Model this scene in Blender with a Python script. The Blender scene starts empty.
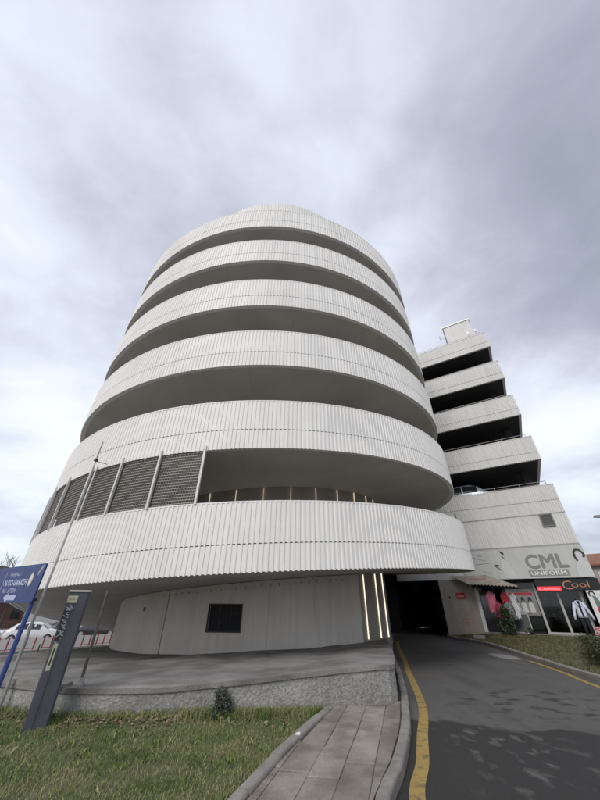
import bpy, bmesh, math, random
import numpy as np
from mathutils import Vector, Matrix
random.seed(7); rng = np.random.default_rng(7)
sc = bpy.context.scene
COL = sc.collection
R = math.radians
PI = math.pi

# ------------------------------------------------------------------ materials
def newmat(name):
    m = bpy.data.materials.new(name); m.use_nodes = True
    return m, m.node_tree.nodes, m.node_tree.links, m.node_tree.nodes['Principled BSDF']

def mat(name, col, rough=.7, metal=0, var=.12, scale=3., bump=0., bscale=30., streak=0., spec=.5, coat=0., emit=None, estr=0., alpha=None):
    """painted / cast surface with soft patchy variation, optional vertical dirt streaks and bump"""
    m, N, L, P = newmat(name)
    tc = N.new('ShaderNodeTexCoord')
    n1 = N.new('ShaderNodeTexNoise'); n1.inputs['Scale'].default_value = scale; n1.inputs['Detail'].default_value = 8
    L.new(tc.outputs['Object'], n1.inputs['Vector'])
    mr = N.new('ShaderNodeMapRange'); mr.inputs[1].default_value = .3; mr.inputs[2].default_value = .7
    mr.inputs[3].default_value = 1 - var; mr.inputs[4].default_value = 1 + var
    L.new(n1.outputs[0], mr.inputs[0])
    fac = mr.outputs[0]
    if streak:
        mp = N.new('ShaderNodeMapping'); mp.inputs['Scale'].default_value = (2.2, 2.2, .12)
        L.new(tc.outputs['Object'], mp.inputs[0])
        n2 = N.new('ShaderNodeTexNoise'); n2.inputs['Scale'].default_value = 2.5; n2.inputs['Detail'].default_value = 6
        L.new(mp.outputs[0], n2.inputs['Vector'])
        m2 = N.new('ShaderNodeMapRange'); m2.inputs[1].default_value = .45; m2.inputs[2].default_value = .75
        m2.inputs[3].default_value = 1; m2.inputs[4].default_value = 1 - streak
        L.new(n2.outputs[0], m2.inputs[0])
        mu = N.new('ShaderNodeMath'); mu.operation = 'MULTIPLY'
        L.new(fac, mu.inputs[0]); L.new(m2.outputs[0], mu.inputs[1]); fac = mu.outputs[0]
    mx = N.new('ShaderNodeVectorMath'); mx.operation = 'SCALE'
    mx.inputs[0].default_value = col[:3]; L.new(fac, mx.inputs['Scale'])
    L.new(mx.outputs[0], P.inputs['Base Color'])
    P.inputs['Roughness'].default_value = rough; P.inputs['Metallic'].default_value = metal
    P.inputs['Specular IOR Level'].default_value = spec; P.inputs['Coat Weight'].default_value = coat
    if bump:
        n3 = N.new('ShaderNodeTexNoise'); n3.inputs['Scale'].default_value = bscale; n3.inputs['Detail'].default_value = 6
        L.new(tc.outputs['Object'], n3.inputs['Vector'])
        b = N.new('ShaderNodeBump'); b.inputs['Strength'].default_value = bump; b.inputs['Distance'].default_value = .02
        L.new(n3.outputs[0], b.inputs['Height']); L.new(b.outputs[0], P.inputs['Normal'])
    if emit:
        P.inputs['Emission Color'].default_value = (*emit, 1); P.inputs['Emission Strength'].default_value = estr
    return m

M = {}
M['clad'] = mat('white_ribbed_cladding', (.81, .795, .76), .55, var=.035, scale=.6, streak=.09)
M['clad2'] = mat('white_facade_cladding', (.66, .65, .625), .6, var=.05, scale=.6, streak=.12)
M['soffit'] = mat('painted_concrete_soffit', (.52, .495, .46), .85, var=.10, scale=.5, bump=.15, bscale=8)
M['deck'] = mat('ramp_concrete', (.3, .29, .28), .9, var=.15)
M['corewall'] = mat('core_render', (.30, .27, .235), .85, var=.08, scale=.8, bump=.2)
M['corepanel'] = mat('off_white_wall_panels', (.66, .615, .55), .75, var=.07, scale=.9, streak=.12, bump=.15, bscale=12)
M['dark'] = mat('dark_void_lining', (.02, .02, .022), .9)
M['steel'] = mat('galvanised_steel', (.42, .42, .42), .45, .7, var=.1, scale=8)
M['rust'] = mat('weathered_dark_steel', (.13, .12, .11), .7, .3, var=.35, scale=6)
M['postw'] = mat('white_painted_steel', (.62, .61, .58), .5, .1, var=.08, scale=8)
M['mesh'] = mat('dark_louvre_steel', (.13, .12, .108), .6, .3, var=.15)
M['wire'] = mat('pale_louvre_wire', (.42, .39, .35), .6, .3, var=.15)
M['led'] = mat('warm_led_strip', (.8, .75, .6), .5, emit=(1, .9, .72), estr=.9)
M['led_dim'] = mat('warm_led_strip_dim', (.8, .75, .6), .5, emit=(1, .88, .68), estr=.45)
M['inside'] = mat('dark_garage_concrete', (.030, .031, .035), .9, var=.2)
M['black'] = mat('black_gloss_panel', (.012, .012, .012), .3)
M['alu'] = mat('dull_aluminium_frame', (.42, .42, .41), .45, .3, var=.05)
M['cream'] = mat('cream_render', (.36, .315, .27), .85, var=.07, scale=2, streak=.12, bump=.2)
M['signgrey'] = mat('printed_sign_vinyl', (.50, .51, .485), .5, var=.04, scale=1.5, streak=.08)
M['lettergrey'] = mat('grey_letters', (.21, .22, .215), .5, var=.03)
M['letterband'] = mat('grey_letter_band', (.25, .26, .255), .5, var=.03)
M['white'] = mat('white_print', (.68, .68, .66), .6, var=.03)
M['ink'] = mat('black_print', (.02, .02, .02), .5, var=.03)
M['orange'] = mat('copper_letters', (.45, .2, .12), .4, var=.05)
M['red'] = mat('red_print', (.42, .03, .04), .5, var=.06)
M['redlit'] = mat('red_lit_panel', (.5, .02, .03), .4, emit=(1, .03, .05), estr=.75)
M['redlit2'] = mat('red_lit_letters', (.8, .3, .3), .4, emit=(1, .22, .25), estr=1.0)
M['pink'] = mat('pink_cloth', (.55, .16, .22), .9, var=.2, scale=9)
M['whitecloth'] = mat('white_cloth', (.6, .6, .62), .9, var=.08, scale=9)
M['skyshirt'] = mat('pale_blue_white_shirt', (.62, .66, .80), .9, var=.08, scale=9)
M['darkcloth'] = mat('dark_cloth', (.02, .02, .03), .9, var=.2, scale=9)
M['blue'] = mat('blue_sign_paint', (.018, .036, .155), .45, var=.2, scale=5, streak=.2)
M['bluepole'] = mat('blue_painted_pole', (.03, .06, .22), .45, var=.1)
M['signprint'] = mat('pale_blue_sign_print', (.42, .47, .62), .5, var=.1, scale=20)
M['pylon'] = mat('dark_grey_painted_box', (.078, .086, .098), .55, .1, var=.16, scale=5, streak=.35, bump=.1)
M['sticker'] = mat('yellowed_sticker', (.45, .44, .32), .6, var=.12, scale=12)
M['graf'] = mat('worn_white_paint', (.33, .35, .36), .7, var=.3, scale=15)
M['kerb'] = mat('kerb_concrete', (.23, .215, .195), .9, var=.24, scale=4, bump=.6, bscale=40)
M['yellow'] = None
M['fiber'] = mat('fibre_cement_canopy', (.36, .33, .28), .85, var=.2, scale=3, streak=.25)
M['rubber'] = mat('tyre_rubber', (.02, .02, .02), .85)
M['carwhite'] = mat('white_car_paint', (.62, .63, .64), .25, var=.02, coat=.6)
M['cardark'] = mat('dark_car_paint', (.035, .037, .042), .25, var=.02, coat=.6)
M['carsilver'] = mat('silver_blue_car_paint', (.40, .45, .48), .3, .3, var=.02, coat=.6)
M['glassdark'] = mat('tinted_car_glass', (.015, .018, .02), .06, spec=.8, var=.01)
M['lampglass'] = mat('lamp_glass', (.6, .6, .6), .1)
M['brickred'] = mat('reddish_brick_house', (.10, .06, .05), .9, var=.25, scale=1.2, bump=.3)
M['roofred'] = mat('clay_tile_roof', (.24, .11, .07), .85, var=.25, scale=3, bump=.4, bscale=8)
M['plaster'] = mat('grey_plaster', (.33, .32, .31), .9, var=.12)
M['bark'] = mat('tree_bark', (.07, .055, .045), .95, var=.3, scale=8)
M['stem'] = mat('shrub_stem', (.06, .05, .035), .95, var=.2)
def leafmat(name, c1, c2, tr=.25):
    m, N, L, P = newmat(name)
    oi = N.new('ShaderNodeTexCoord'); n = N.new('ShaderNodeTexNoise'); n.inputs['Scale'].default_value = 9; n.inputs['Detail'].default_value = 3
    L.new(oi.outputs['Object'], n.inputs['Vector'])
    cr = N.new('ShaderNodeValToRGB'); cr.color_ramp.elements[0].position = .35; cr.color_ramp.elements[1].position = .65
    cr.color_ramp.elements[0].color = (*c1, 1); cr.color_ramp.elements[1].color = (*c2, 1)
    L.new(n.outputs[0], cr.inputs[0]); L.new(cr.outputs[0], P.inputs['Base Color'])
    P.inputs['Roughness'].default_value = .6
    return m
M['leaf'] = leafmat('dark_green_leaves', (.018, .035, .016), (.045, .075, .03))
M['leafgrey'] = leafmat('greyish_green_leaves', (.045, .06, .045), (.10, .115, .085))
M['leafred'] = leafmat('mixed_red_green_leaves', (.03, .055, .02), (.085, .07, .03))
M['grassblade'] = None
def glassmat():
    m, N, L, P = newmat('shop_window_glass')
    N.remove(P); out = N['Material Output']
    g = N.new('ShaderNodeBsdfGlossy'); g.inputs['Roughness'].default_value = .03
    t = N.new('ShaderNodeBsdfTransparent'); t.inputs[0].default_value = (.72, .76, .74, 1)
    f = N.new('ShaderNodeFresnel'); f.inputs[0].default_value = 1.5
    mx = N.new('ShaderNodeMixShader'); L.new(f.outputs[0], mx.inputs[0]); L.new(t.outputs[0], mx.inputs[1]); L.new(g.outputs[0], mx.inputs[2])
    L.new(mx.outputs[0], out.inputs[0]); return m
M['glass'] = glassmat()

def roughcast():
    m, N, L, P = newmat('roughcast_rubble_wall')
    tc = N.new('ShaderNodeTexCoord')
    n = N.new('ShaderNodeTexNoise'); n.inputs['Scale'].default_value = 19; n.inputs['Detail'].default_value = 9; n.inputs['Distortion'].default_value = .6
    v = N.new('ShaderNodeTexVoronoi'); v.inputs['Scale'].default_value = 34
    n2 = N.new('ShaderNodeTexNoise'); n2.inputs['Scale'].default_value = 1.3; n2.inputs['Detail'].default_value = 5
    for q in (n, v, n2): L.new(tc.outputs['Object'], q.inputs['Vector'])
    cr = N.new('ShaderNodeValToRGB'); e = cr.color_ramp.elements
    e[0].position = .33; e[0].color = (.22, .215, .20, 1); e[1].position = .68; e[1].color = (.39, .38, .355, 1)
    L.new(n.outputs[0], cr.inputs[0])
    mr = N.new('ShaderNodeMapRange'); mr.inputs[1].default_value = .3; mr.inputs[2].default_value = .7; mr.inputs[3].default_value = .7; mr.inputs[4].default_value = 1.12
    L.new(n2.outputs[0], mr.inputs[0])
    sx = N.new('ShaderNodeSeparateXYZ'); L.new(tc.outputs['Object'], sx.inputs[0])
    # damp, soil-splashed foot of the wall with a ragged upper limit
    ad = N.new('ShaderNodeMath'); ad.operation = 'MULTIPLY_ADD'; ad.inputs[1].default_value = -.25
    L.new(n2.outputs[0], ad.inputs[0]); L.new(sx.outputs[2], ad.inputs[2])
    m3 = N.new('ShaderNodeMapRange'); m3.inputs[1].default_value = -.14; m3.inputs[2].default_value = .06; m3.inputs[3].default_value = .62; m3.inputs[4].default_value = 1
    L.new(ad.outputs[0], m3.inputs[0])
    mm = N.new('ShaderNodeMath'); mm.operation = 'MULTIPLY'; L.new(mr.outputs[0], mm.inputs[0]); L.new(m3.outputs[0], mm.inputs[1])
    sc_ = N.new('ShaderNodeVectorMath'); sc_.operation = 'SCALE'; L.new(cr.outputs[0], sc_.inputs[0]); L.new(mm.outputs[0], sc_.inputs['Scale'])
    L.new(sc_.outputs[0], P.inputs['Base Color']); P.inputs['Roughness'].default_value = .95
    ad2 = N.new('ShaderNodeMath'); ad2.operation = 'MULTIPLY_ADD'; ad2.inputs[1].default_value = -.5
    L.new(v.outputs[0], ad2.inputs[0]); L.new(n.outputs[0], ad2.inputs[2])
    b = N.new('ShaderNodeBump'); b.inputs['Strength'].default_value = .8; b.inputs['Distance'].default_value = .022
    L.new(ad2.outputs[0], b.inputs['Height']); L.new(b.outputs[0], P.inputs['Normal'])
    return m
M['rough'] = roughcast()

def ang_tone(m, count, amp, line=False):
    N, L = m.node_tree.nodes, m.node_tree.links; P = N['Principled BSDF']; src = P.inputs['Base Color'].links[0].from_socket
    tc = N.new('ShaderNodeTexCoord'); sx = N.new('ShaderNodeSeparateXYZ'); L.new(tc.outputs['Object'], sx.inputs[0])
    def mm(op, a, b=None):
        q = N.new('ShaderNodeMath'); q.operation = op
        for i, v in enumerate((a, b)):
            if v is None: continue
            if isinstance(v, (int, float)): q.inputs[i].default_value = v
            else: L.new(v, q.inputs[i])
        return q.outputs[0]
    a = mm('MULTIPLY', mm('ARCTAN2', sx.outputs[0], sx.outputs[1]), count / (2 * PI))
    v = N.new('ShaderNodeVectorMath'); v.operation = 'SCALE'; L.new(src, v.inputs[0])
    if line:
        d = mm('ABSOLUTE', mm('SUBTRACT', mm('FRACT', a), .5)); f = mm('SUBTRACT', 1, mm('MULTIPLY', mm('GREATER_THAN', d, .4965), amp))
    else:
        cb = N.new('ShaderNodeCombineXYZ'); L.new(mm('FLOOR', a), cb.inputs[0]); L.new(mm('FLOOR', mm('MULTIPLY', sx.outputs[2], .6)), cb.inputs[1])
        w = N.new('ShaderNodeTexWhiteNoise'); w.noise_dimensions = '2D'; L.new(cb.outputs[0], w.inputs['Vector'])
        f = mm('ADD', 1 - amp, mm('MULTIPLY', w.outputs['Value'], amp))
    L.new(f, v.inputs['Scale']); L.new(v.outputs[0], P.inputs['Base Color'])
ang_tone(M['clad'], 79, .05); ang_tone(M['soffit'], 36, .35, True)

def ramp2(N, L, src, p0, c0, p1, c1):
    cr = N.new('ShaderNodeValToRGB'); e = cr.color_ramp.elements
    e[0].position = p0; e[0].color = (*c0, 1); e[1].position = p1; e[1].color = (*c1, 1)
    L.new(src, cr.inputs[0]); return cr.outputs[0]
def mixc(N, L, fac, a, b):
    mx = N.new('ShaderNodeMix'); mx.data_type = 'RGBA'
    if hasattr(fac, 'links') or hasattr(fac, 'is_linked'): L.new(fac, mx.inputs[0])
    else: mx.inputs[0].default_value = fac
    for s, k in ((a, 6), (b, 7)):
        if isinstance(s, tuple): mx.inputs[k].default_value = (*s, 1)
        else: L.new(s, mx.inputs[k])
    return mx.outputs[2]
def math_(N, L, op, a, b=None, c=None, clamp=False):
    q = N.new('ShaderNodeMath'); q.operation = op; q.use_clamp = clamp
    for i, s in enumerate((a, b, c)):
        if s is None: continue
        if isinstance(s, (int, float)): q.inputs[i].default_value = s
        else: L.new(s, q.inputs[i])
    return q.outputs[0]

def asphalt():
    m, N, L, P = newmat('worn_patched_asphalt')
    g = N.new('ShaderNodeNewGeometry'); pos = g.outputs['Position']
    def noise(scale, detail=6, dist=0, mp=None):
        n = N.new('ShaderNodeTexNoise'); n.inputs['Scale'].default_value = scale; n.inputs['Detail'].default_value = detail; n.inputs['Distortion'].default_value = dist
        if mp:
            q = N.new('ShaderNodeMapping'); q.inputs['Scale'].default_value = mp; L.new(pos, q.inputs[0]); L.new(q.outputs[0], n.inputs['Vector'])
        else: L.new(pos, n.inputs['Vector'])
        return n.outputs[0]
    sx = N.new('ShaderNodeSeparateXYZ'); L.new(pos, sx.inputs[0]); X, Y = sx.outputs[0], sx.outputs[1]
    grain = noise(140, 3); mid = noise(9, 8); big = noise(.55, 5)
    light = mixc(N, L, math_(N, L, 'MULTIPLY', big, 1.2), (.10, .097, .092), (.155, .15, .141))
    dark = (.038, .037, .036)
    # edge of the newer dark layer: Y + .33 (X-2.4) < 7.4, ragged
    t = math_(N, L, 'MULTIPLY_ADD', X, .30, Y)
    edge = noise(1.1, 9, .2)
    t2 = math_(N, L, 'MULTIPLY_ADD', math_(N, L, 'SUBTRACT', edge, .5), 1.6, t)
    inD = math_(N, L, 'MULTIPLY', math_(N, L, 'SUBTRACT', 7.98, t2), 7, clamp=True)
    # worn-through light scabs inside the dark layer, along the wheel track
    blot = noise(4.2, 12, .15, (1.0, .62, 1))
    scab = math_(N, L, 'MULTIPLY', math_(N, L, 'SUBTRACT', blot, .55), 9, clamp=True)
    track = math_(N, L, 'SUBTRACT', 1, math_(N, L, 'MULTIPLY', math_(N, L, 'ABSOLUTE', math_(N, L, 'SUBTRACT', X, 2.9)), .85), clamp=True)
    scab = math_(N, L, 'MULTIPLY', scab, math_(N, L, 'MULTIPLY', track, 1.4, clamp=True))
    darkf = math_(N, L, 'MULTIPLY', inD, math_(N, L, 'SUBTRACT', 1, scab))
    # dark remnants beyond the edge
    bl2 = noise(3.2, 12, .15, (.7, 1.0, 1))
    rem = math_(N, L, 'MULTIPLY', math_(N, L, 'SUBTRACT', bl2, .53), 9, clamp=True)
    band = math_(N, L, 'SUBTRACT', 1, math_(N, L, 'MULTIPLY', math_(N, L, 'ABSOLUTE', math_(N, L, 'SUBTRACT', Y, 8.2)), .62), clamp=True)
    bandx = math_(N, L, 'SUBTRACT', 1, math_(N, L, 'MULTIPLY', math_(N, L, 'ABSOLUTE', math_(N, L, 'SUBTRACT', X, 5.0)), .42), clamp=True)
    rem = math_(N, L, 'MULTIPLY', rem, math_(N, L, 'MULTIPLY', math_(N, L, 'MULTIPLY', band, bandx), 3, clamp=True))
    darkf = math_(N, L, 'MAXIMUM', darkf, math_(N, L, 'MULTIPLY', rem, .9))
    c = mixc(N, L, darkf, light, dark)
    # fine cracks
    vc = N.new('ShaderNodeTexVoronoi'); vc.feature = 'DISTANCE_TO_EDGE'; vc.inputs['Scale'].default_value = .55; vc.inputs['Randomness'].default_value = 1
    wv = N.new('ShaderNodeVectorMath'); wv.operation = 'ADD'; nz = N.new('ShaderNodeTexNoise'); nz.inputs['Scale'].default_value = 2.2; nz.inputs['Detail'].default_value = 8; L.new(pos, nz.inputs['Vector'])
    L.new(pos, wv.inputs[0]); L.new(nz.outputs['Color'], wv.inputs[1]); L.new(wv.outputs[0], vc.inputs['Vector'])
    ck = math_(N, L, 'SUBTRACT', 1, math_(N, L, 'MULTIPLY', vc.outputs[0], 160), clamp=True)
    ck = math_(N, L, 'MULTIPLY', ck, math_(N, L, 'MULTIPLY', math_(N, L, 'SUBTRACT', big, .45), 6, clamp=True))
    c = mixc(N, L, math_(N, L, 'MULTIPLY', ck, .6), c, (.02, .02, .02))
    # tyre-polished, oily centre of the lane and scattered gum / oil spots
    ol = noise(.9, 4, 0, (2.2, .35, 1)); c = mixc(N, L, math_(N, L, 'MULTIPLY', math_(N, L, 'SUBTRACT', ol, .5), 1.6, clamp=True), c, (.045, .044, .043))
    spk = N.new('ShaderNodeTexVoronoi'); spk.inputs['Scale'].default_value = 3.1; L.new(pos, spk.inputs['Vector'])
    c = mixc(N, L, math_(N, L, 'MULTIPLY', math_(N, L, 'SUBTRACT', .055, spk.outputs[0]), 40, clamp=True), c, (.022, .022, .022))
    # cement spill near right kerb
    def spot(cx, cy, rx, ry, k):
        a = math_(N, L, 'POWER', math_(N, L, 'MULTIPLY', math_(N, L, 'SUBTRACT', X, cx), 1 / rx), 2)
        b = math_(N, L, 'POWER', math_(N, L, 'MULTIPLY', math_(N, L, 'SUBTRACT', Y, cy), 1 / ry), 2)
        s = math_(N, L, 'ADD', math_(N, L, 'ADD', a, b), math_(N, L, 'MULTIPLY', mid, 1.2))
        return math_(N, L, 'MULTIPLY', math_(N, L, 'SUBTRACT', 1.55, s), k, clamp=True)
    c = mixc(N, L, spot(7.75, 15.0, .42, .95, 2.5), c, (.34, .33, .31))
    c = mixc(N, L, math_(N, L, 'MULTIPLY', spot(6.9, 18.2, .9, 1.8, 1), .35), c, (.24, .235, .22))
    # fine dirt along the left gutter
    c = mixc(N, L, math_(N, L, 'MULTIPLY', mid, .22), c, (.06, .058, .055))
    sp = math_(N, L, 'MULTIPLY', math_(N, L, 'SUBTRACT', grain, .35), 1.0)
    agg = N.new('ShaderNodeTexVoronoi'); agg.inputs['Scale'].default_value = 85; L.new(pos, agg.inputs['Vector']); f = math_(N, L, 'ADD', math_(N, L, 'ADD', .62, math_(N, L, 'MULTIPLY', sp, 2.0)), math_(N, L, 'MULTIPLY', math_(N, L, 'SUBTRACT', .35, agg.outputs[0]), .5))
    v = N.new('ShaderNodeVectorMath'); v.operation = 'SCALE'; L.new(c, v.inputs[0]); L.new(f, v.inputs['Scale'])
    L.new(v.outputs[0], P.inputs['Base Color'])
    P.inputs['Roughness'].default_value = .82; P.inputs['Specular IOR Level'].default_value = .35
    b = N.new('ShaderNodeBump'); b.inputs['Strength'].default_value = .5; b.inputs['Distance'].default_value = .008
    L.new(math_(N, L, 'ADD', grain, math_(N, L, 'MULTIPLY', darkf, 1.2)), b.inputs['Height']); L.new(b.outputs[0], P.inputs['Normal'])
    return m
M['asphalt'] = asphalt()

def yellowpaint():
    m, N, L, P = newmat('worn_yellow_paint')
    g = N.new('ShaderNodeNewGeometry')
    n = N.new('ShaderNodeTexNoise'); n.inputs['Scale'].default_value = 9; n.inputs['Detail'].default_value = 10; L.new(g.outputs['Position'], n.inputs['Vector'])
    n2 = N.new('ShaderNodeTexNoise'); n2.inputs['Scale'].default_value = 90; n2.inputs['Detail'].default_value = 3; L.new(g.outputs['Position'], n2.inputs['Vector'])
    s = math_(N, L, 'ADD', n.outputs[0], math_(N, L, 'MULTIPLY', n2.outputs[0], .5))
    c = ramp2(N, L, s, .54, (.10, .088, .06), .74, (.34, .235, .07))
    L.new(c, P.inputs['Base Color']); P.inputs['Roughness'].default_value = .8
    return m
M['yellow'] = yellowpaint()

def groundmat(name, c1, c2, scale=2., fine=40.):
    m, N, L, P = newmat(name)
    g = N.new('ShaderNodeNewGeometry')
    n = N.new('ShaderNodeTexNoise'); n.inputs['Scale'].default_value = scale; n.inputs['Detail'].default_value = 8; L.new(g.outputs['Position'], n.inputs['Vector'])
    n2 = N.new('ShaderNodeTexNoise'); n2.inputs['Scale'].default_value = fine; n2.inputs['Detail'].default_value = 5; L.new(g.outputs['Position'], n2.inputs['Vector'])
    c = ramp2(N, L, n.outputs[0], .38, c1, .62, c2)
    v = N.new('ShaderNodeVectorMath'); v.operation = 'SCALE'; L.new(c, v.inputs[0])
    L.new(math_(N, L, 'ADD', .6, math_(N, L, 'MULTIPLY', n2.outputs[0], .8)), v.inputs['Scale'])
    L.new(v.outputs[0], P.inputs['Base Color']); P.inputs['Roughness'].default_value = .95
    b = N.new('ShaderNodeBump'); b.inputs['Strength'].default_value = .6; b.inputs['Distance'].default_value = .02
    L.new(n2.outputs[0], b.inputs['Height']); L.new(b.outputs[0], P.inputs['Normal'])
    return m
M['ground'] = groundmat('pale_street_ground', (.18, .175, .17), (.26, .255, .24), .6, 20)
M['soil'] = groundmat('soil_and_thatch', (.065, .08, .03), (.12, .115, .06), 3, 60)
M['podtop'] = groundmat('podium_concrete', (.14, .132, .122), (.26, .25, .235), 1.1, 50)
M['paver'] = groundmat('paving_slab', (.175, .155, .130), (.30, .268, .232), 2.6, 70)
def slabtone(m):
    N, L = m.node_tree.nodes, m.node_tree.links; P = N['Principled BSDF']; src = P.inputs['Base Color'].links[0].from_socket
    g = N.new('ShaderNodeNewGeometry'); v = N.new('ShaderNodeVectorMath'); v.operation = 'SCALE'; L.new(src, v.inputs[0])
    L.new(math_(N, L, 'ADD', .80, math_(N, L, 'MULTIPLY', g.outputs['Random Per Island'], .38)), v.inputs['Scale'])
    vo = N.new('ShaderNodeTexVoronoi'); vo.inputs['Scale'].default_value = 2.6; L.new(g.outputs['Position'], vo.inputs['Vector'])
    st = math_(N, L, 'MULTIPLY', math_(N, L, 'SUBTRACT', .09, vo.outputs[0]), 14, clamp=True)
    L.new(mixc(N, L, math_(N, L, 'MULTIPLY', st, .6), v.outputs[0], (.05, .045, .04)), P.inputs['Base Color'])
slabtone(M['paver'])
M['joint'] = groundmat('sandy_joint', (.06, .054, .045), (.12, .11, .09), 3, 60)

def bladmat(name, greens, dry, bias):
    m, N, L, P = newmat(name)
    g = N.new('ShaderNodeNewGeometry')
    n = N.new('ShaderNodeTexNoise'); n.inputs['Scale'].default_value = 1.7; n.inputs['Detail'].default_value = 6; L.new(g.outputs['Position'], n.inputs['Vector'])
    rnd = g.outputs['Random Per Island']
    s = math_(N, L, 'ADD', math_(N, L, 'MULTIPLY', n.outputs[0], 1.3), math_(N, L, 'MULTIPLY', rnd, .55))
    cr = N.new('ShaderNodeValToRGB'); e = cr.color_ramp.elements
    e[0].position = .62; e[0].color = (*greens[0], 1); e[1].position = 1.0 + bias; e[1].color = (*dry, 1)
    k = cr.color_ramp.elements.new(.80 + bias); k.color = (*greens[1], 1)
    L.new(s, cr.inputs[0]); L.new(cr.outputs[0], P.inputs['Base Color']); P.inputs['Roughness'].default_value = .7
    P.inputs['Specular IOR Level'].default_value = .25
    return m
M['grassblade'] = bladmat('lawn_blades', ((.075, .13, .028), (.15, .20, .055)), (.29, .28, .14), .12)
M['vergeblade'] = bladmat('verge_blades', ((.04, .065, .02), (.085, .095, .035)), (.17, .14, .08), -.02)

# ------------------------------------------------------------------ mesh builder
class MB:
    def __init__(s): s.v = []; s.f = []; s.m = []
    def add(s, vs, fs, mi=0):
        o = len(s.v); s.v.extend([tuple(p) for p in vs]); s.f.extend([tuple(o + i for i in f) for f in fs]); s.m.extend([mi] * len(fs)); return s
    def hexa(s, p, mi=0):   # 8 pts: bottom 4 ccw, top 4
        return s.add(p, [(3, 2, 1, 0), (4, 5, 6, 7), (0, 1, 5, 4), (1, 2, 6, 5), (2, 3, 7, 6), (3, 0, 4, 7)], mi)
    def box(s, x0, x1, y0, y1, z0, z1, F=None, mi=0):
        p = [(x0, y0, z0), (x1, y0, z0), (x1, y1, z0), (x0, y1, z0), (x0, y0, z1), (x1, y0, z1), (x1, y1, z1), (x0, y1, z1)]
        if F: p = [F(*q) for q in p]
        return s.hexa(p, mi)
    def tube(s, pts, r, n=8, cap=True, mi=0):
        pts = [Vector(p) for p in pts]; rr = r if isinstance(r, (list, tuple)) else [r] * len(pts)
        vs = []; fs = []; ref = None
        for i, p in enumerate(pts):
            t = (pts[min(i + 1, len(pts) - 1)] - pts[max(i - 1, 0)]).normalized()
            if ref is None: ref = t.orthogonal().normalized()
            ref = (ref - t * ref.dot(t)).normalized(); b = t.cross(ref)
            for k in range(n):
                a = 2 * PI * k / n; vs.append(p + rr[i] * (math.cos(a) * ref + math.sin(a) * b))
        for i in range(len(pts) - 1):
            for k in range(n):
                fs.append((i * n + k, i * n + (k + 1) % n, (i + 1) * n + (k + 1) % n, (i + 1) * n + k))
        if cap: fs.append(tuple(range(n - 1, -1, -1))); fs.append(tuple((len(pts) - 1) * n + k for k in range(n)))
        return s.add(vs, fs, mi)
    def prism(s, poly, z0, z1, mi=0, F=None):   # z0/z1 numbers or functions of (x,y)
        n = len(poly); f0 = z0 if callable(z0) else (lambda x, y: z0); f1 = z1 if callable(z1) else (lambda x, y: z1)
        vs = [(x, y, f0(x, y)) for x, y in poly] + [(x, y, f1(x, y)) for x, y in poly]
        if F: vs = [F(*q) for q in vs]
        fs = [tuple(range(n - 1, -1, -1)), tuple(range(n, 2 * n))] + [(i, (i + 1) % n, n + (i + 1) % n, n + i) for i in range(n)]
        return s.add(vs, fs, mi)
    def build(s, name, mats, parent=None, recalc=True, smooth=False, loc=None):
        me = bpy.data.meshes.new(name)
        off = Vector((0, 0, 0))
        p = parent
        while p is not None: off += p.location; p = p.parent
        if loc is not None: off = off + Vector(loc)
        me.from_pydata([tuple(Vector(q) - off) for q in s.v], [], s.f)
        ms = mats if isinstance(mats, (list, tuple)) else [mats]
        for m_ in ms: me.materials.append(m_)
        me.polygons.foreach_set('material_index', s.m)
        if recalc:
            bm = bmesh.new(); bm.from_mesh(me); bmesh.ops.recalc_face_normals(bm, faces=bm.faces); bm.to_mesh(me); bm.free()
        if smooth:
            me.polygons.foreach_set('use_smooth', [True] * len(me.polygons))
        me.update()
        o = bpy.data.objects.new(name, me); COL.objects.link(o)
        if loc is not None: o.location = loc
        if parent: o.parent = parent
        return o
def tag(o, label=None, cat=None, group=None, kind=None):
    if label: o['label'] = label
    if cat: o['category'] = cat
    if group: o['group'] = group
    if kind: o['kind'] = kind
    return o
def thing(name, loc, label, cat, group=None):
    o = bpy.data.objects.new(name, None); COL.objects.link(o); o.location = loc; o.empty_display_size = .2
    return tag(o, label, cat, group)
def copy_tree(o, parent=None):
    c = o.copy(); COL.objects.link(c)
    if parent: c.parent = parent
    for ch in [x for x in bpy.data.objects if x.parent == o]: copy_tree(ch, c)
    return c
def text_mb(string, size, F, depth=.01, font=None, bold=0., shear=0., squeeze=1.):
    """lettering as solid geometry; F maps (x right, y up, z out) to world"""
    cu = bpy.data.curves.new('lettering', 'FONT'); cu.body = string; cu.size = size; cu.extrude = depth / 2; cu.offset = bold; cu.shear = shear
    cu.resolution_u = 3
    o = bpy.data.objects.new('lettering', cu); COL.objects.link(o)
    bpy.context.view_layer.update()
    me = bpy.data.meshes.new_from_object(o.evaluated_get(bpy.context.evaluated_depsgraph_get()))
    mb = MB(); mb.add([F(v.co.x * squeeze, v.co.y, v.co.z + depth / 2) for v in me.vertices], [tuple(p.vertices) for p in me.polygons])
    xs = [v.co.x * squeeze for v in me.vertices]
    bpy.data.objects.remove(o); bpy.data.curves.remove(cu); bpy.data.meshes.remove(me)
    return mb, (min(xs), max(xs))

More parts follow.
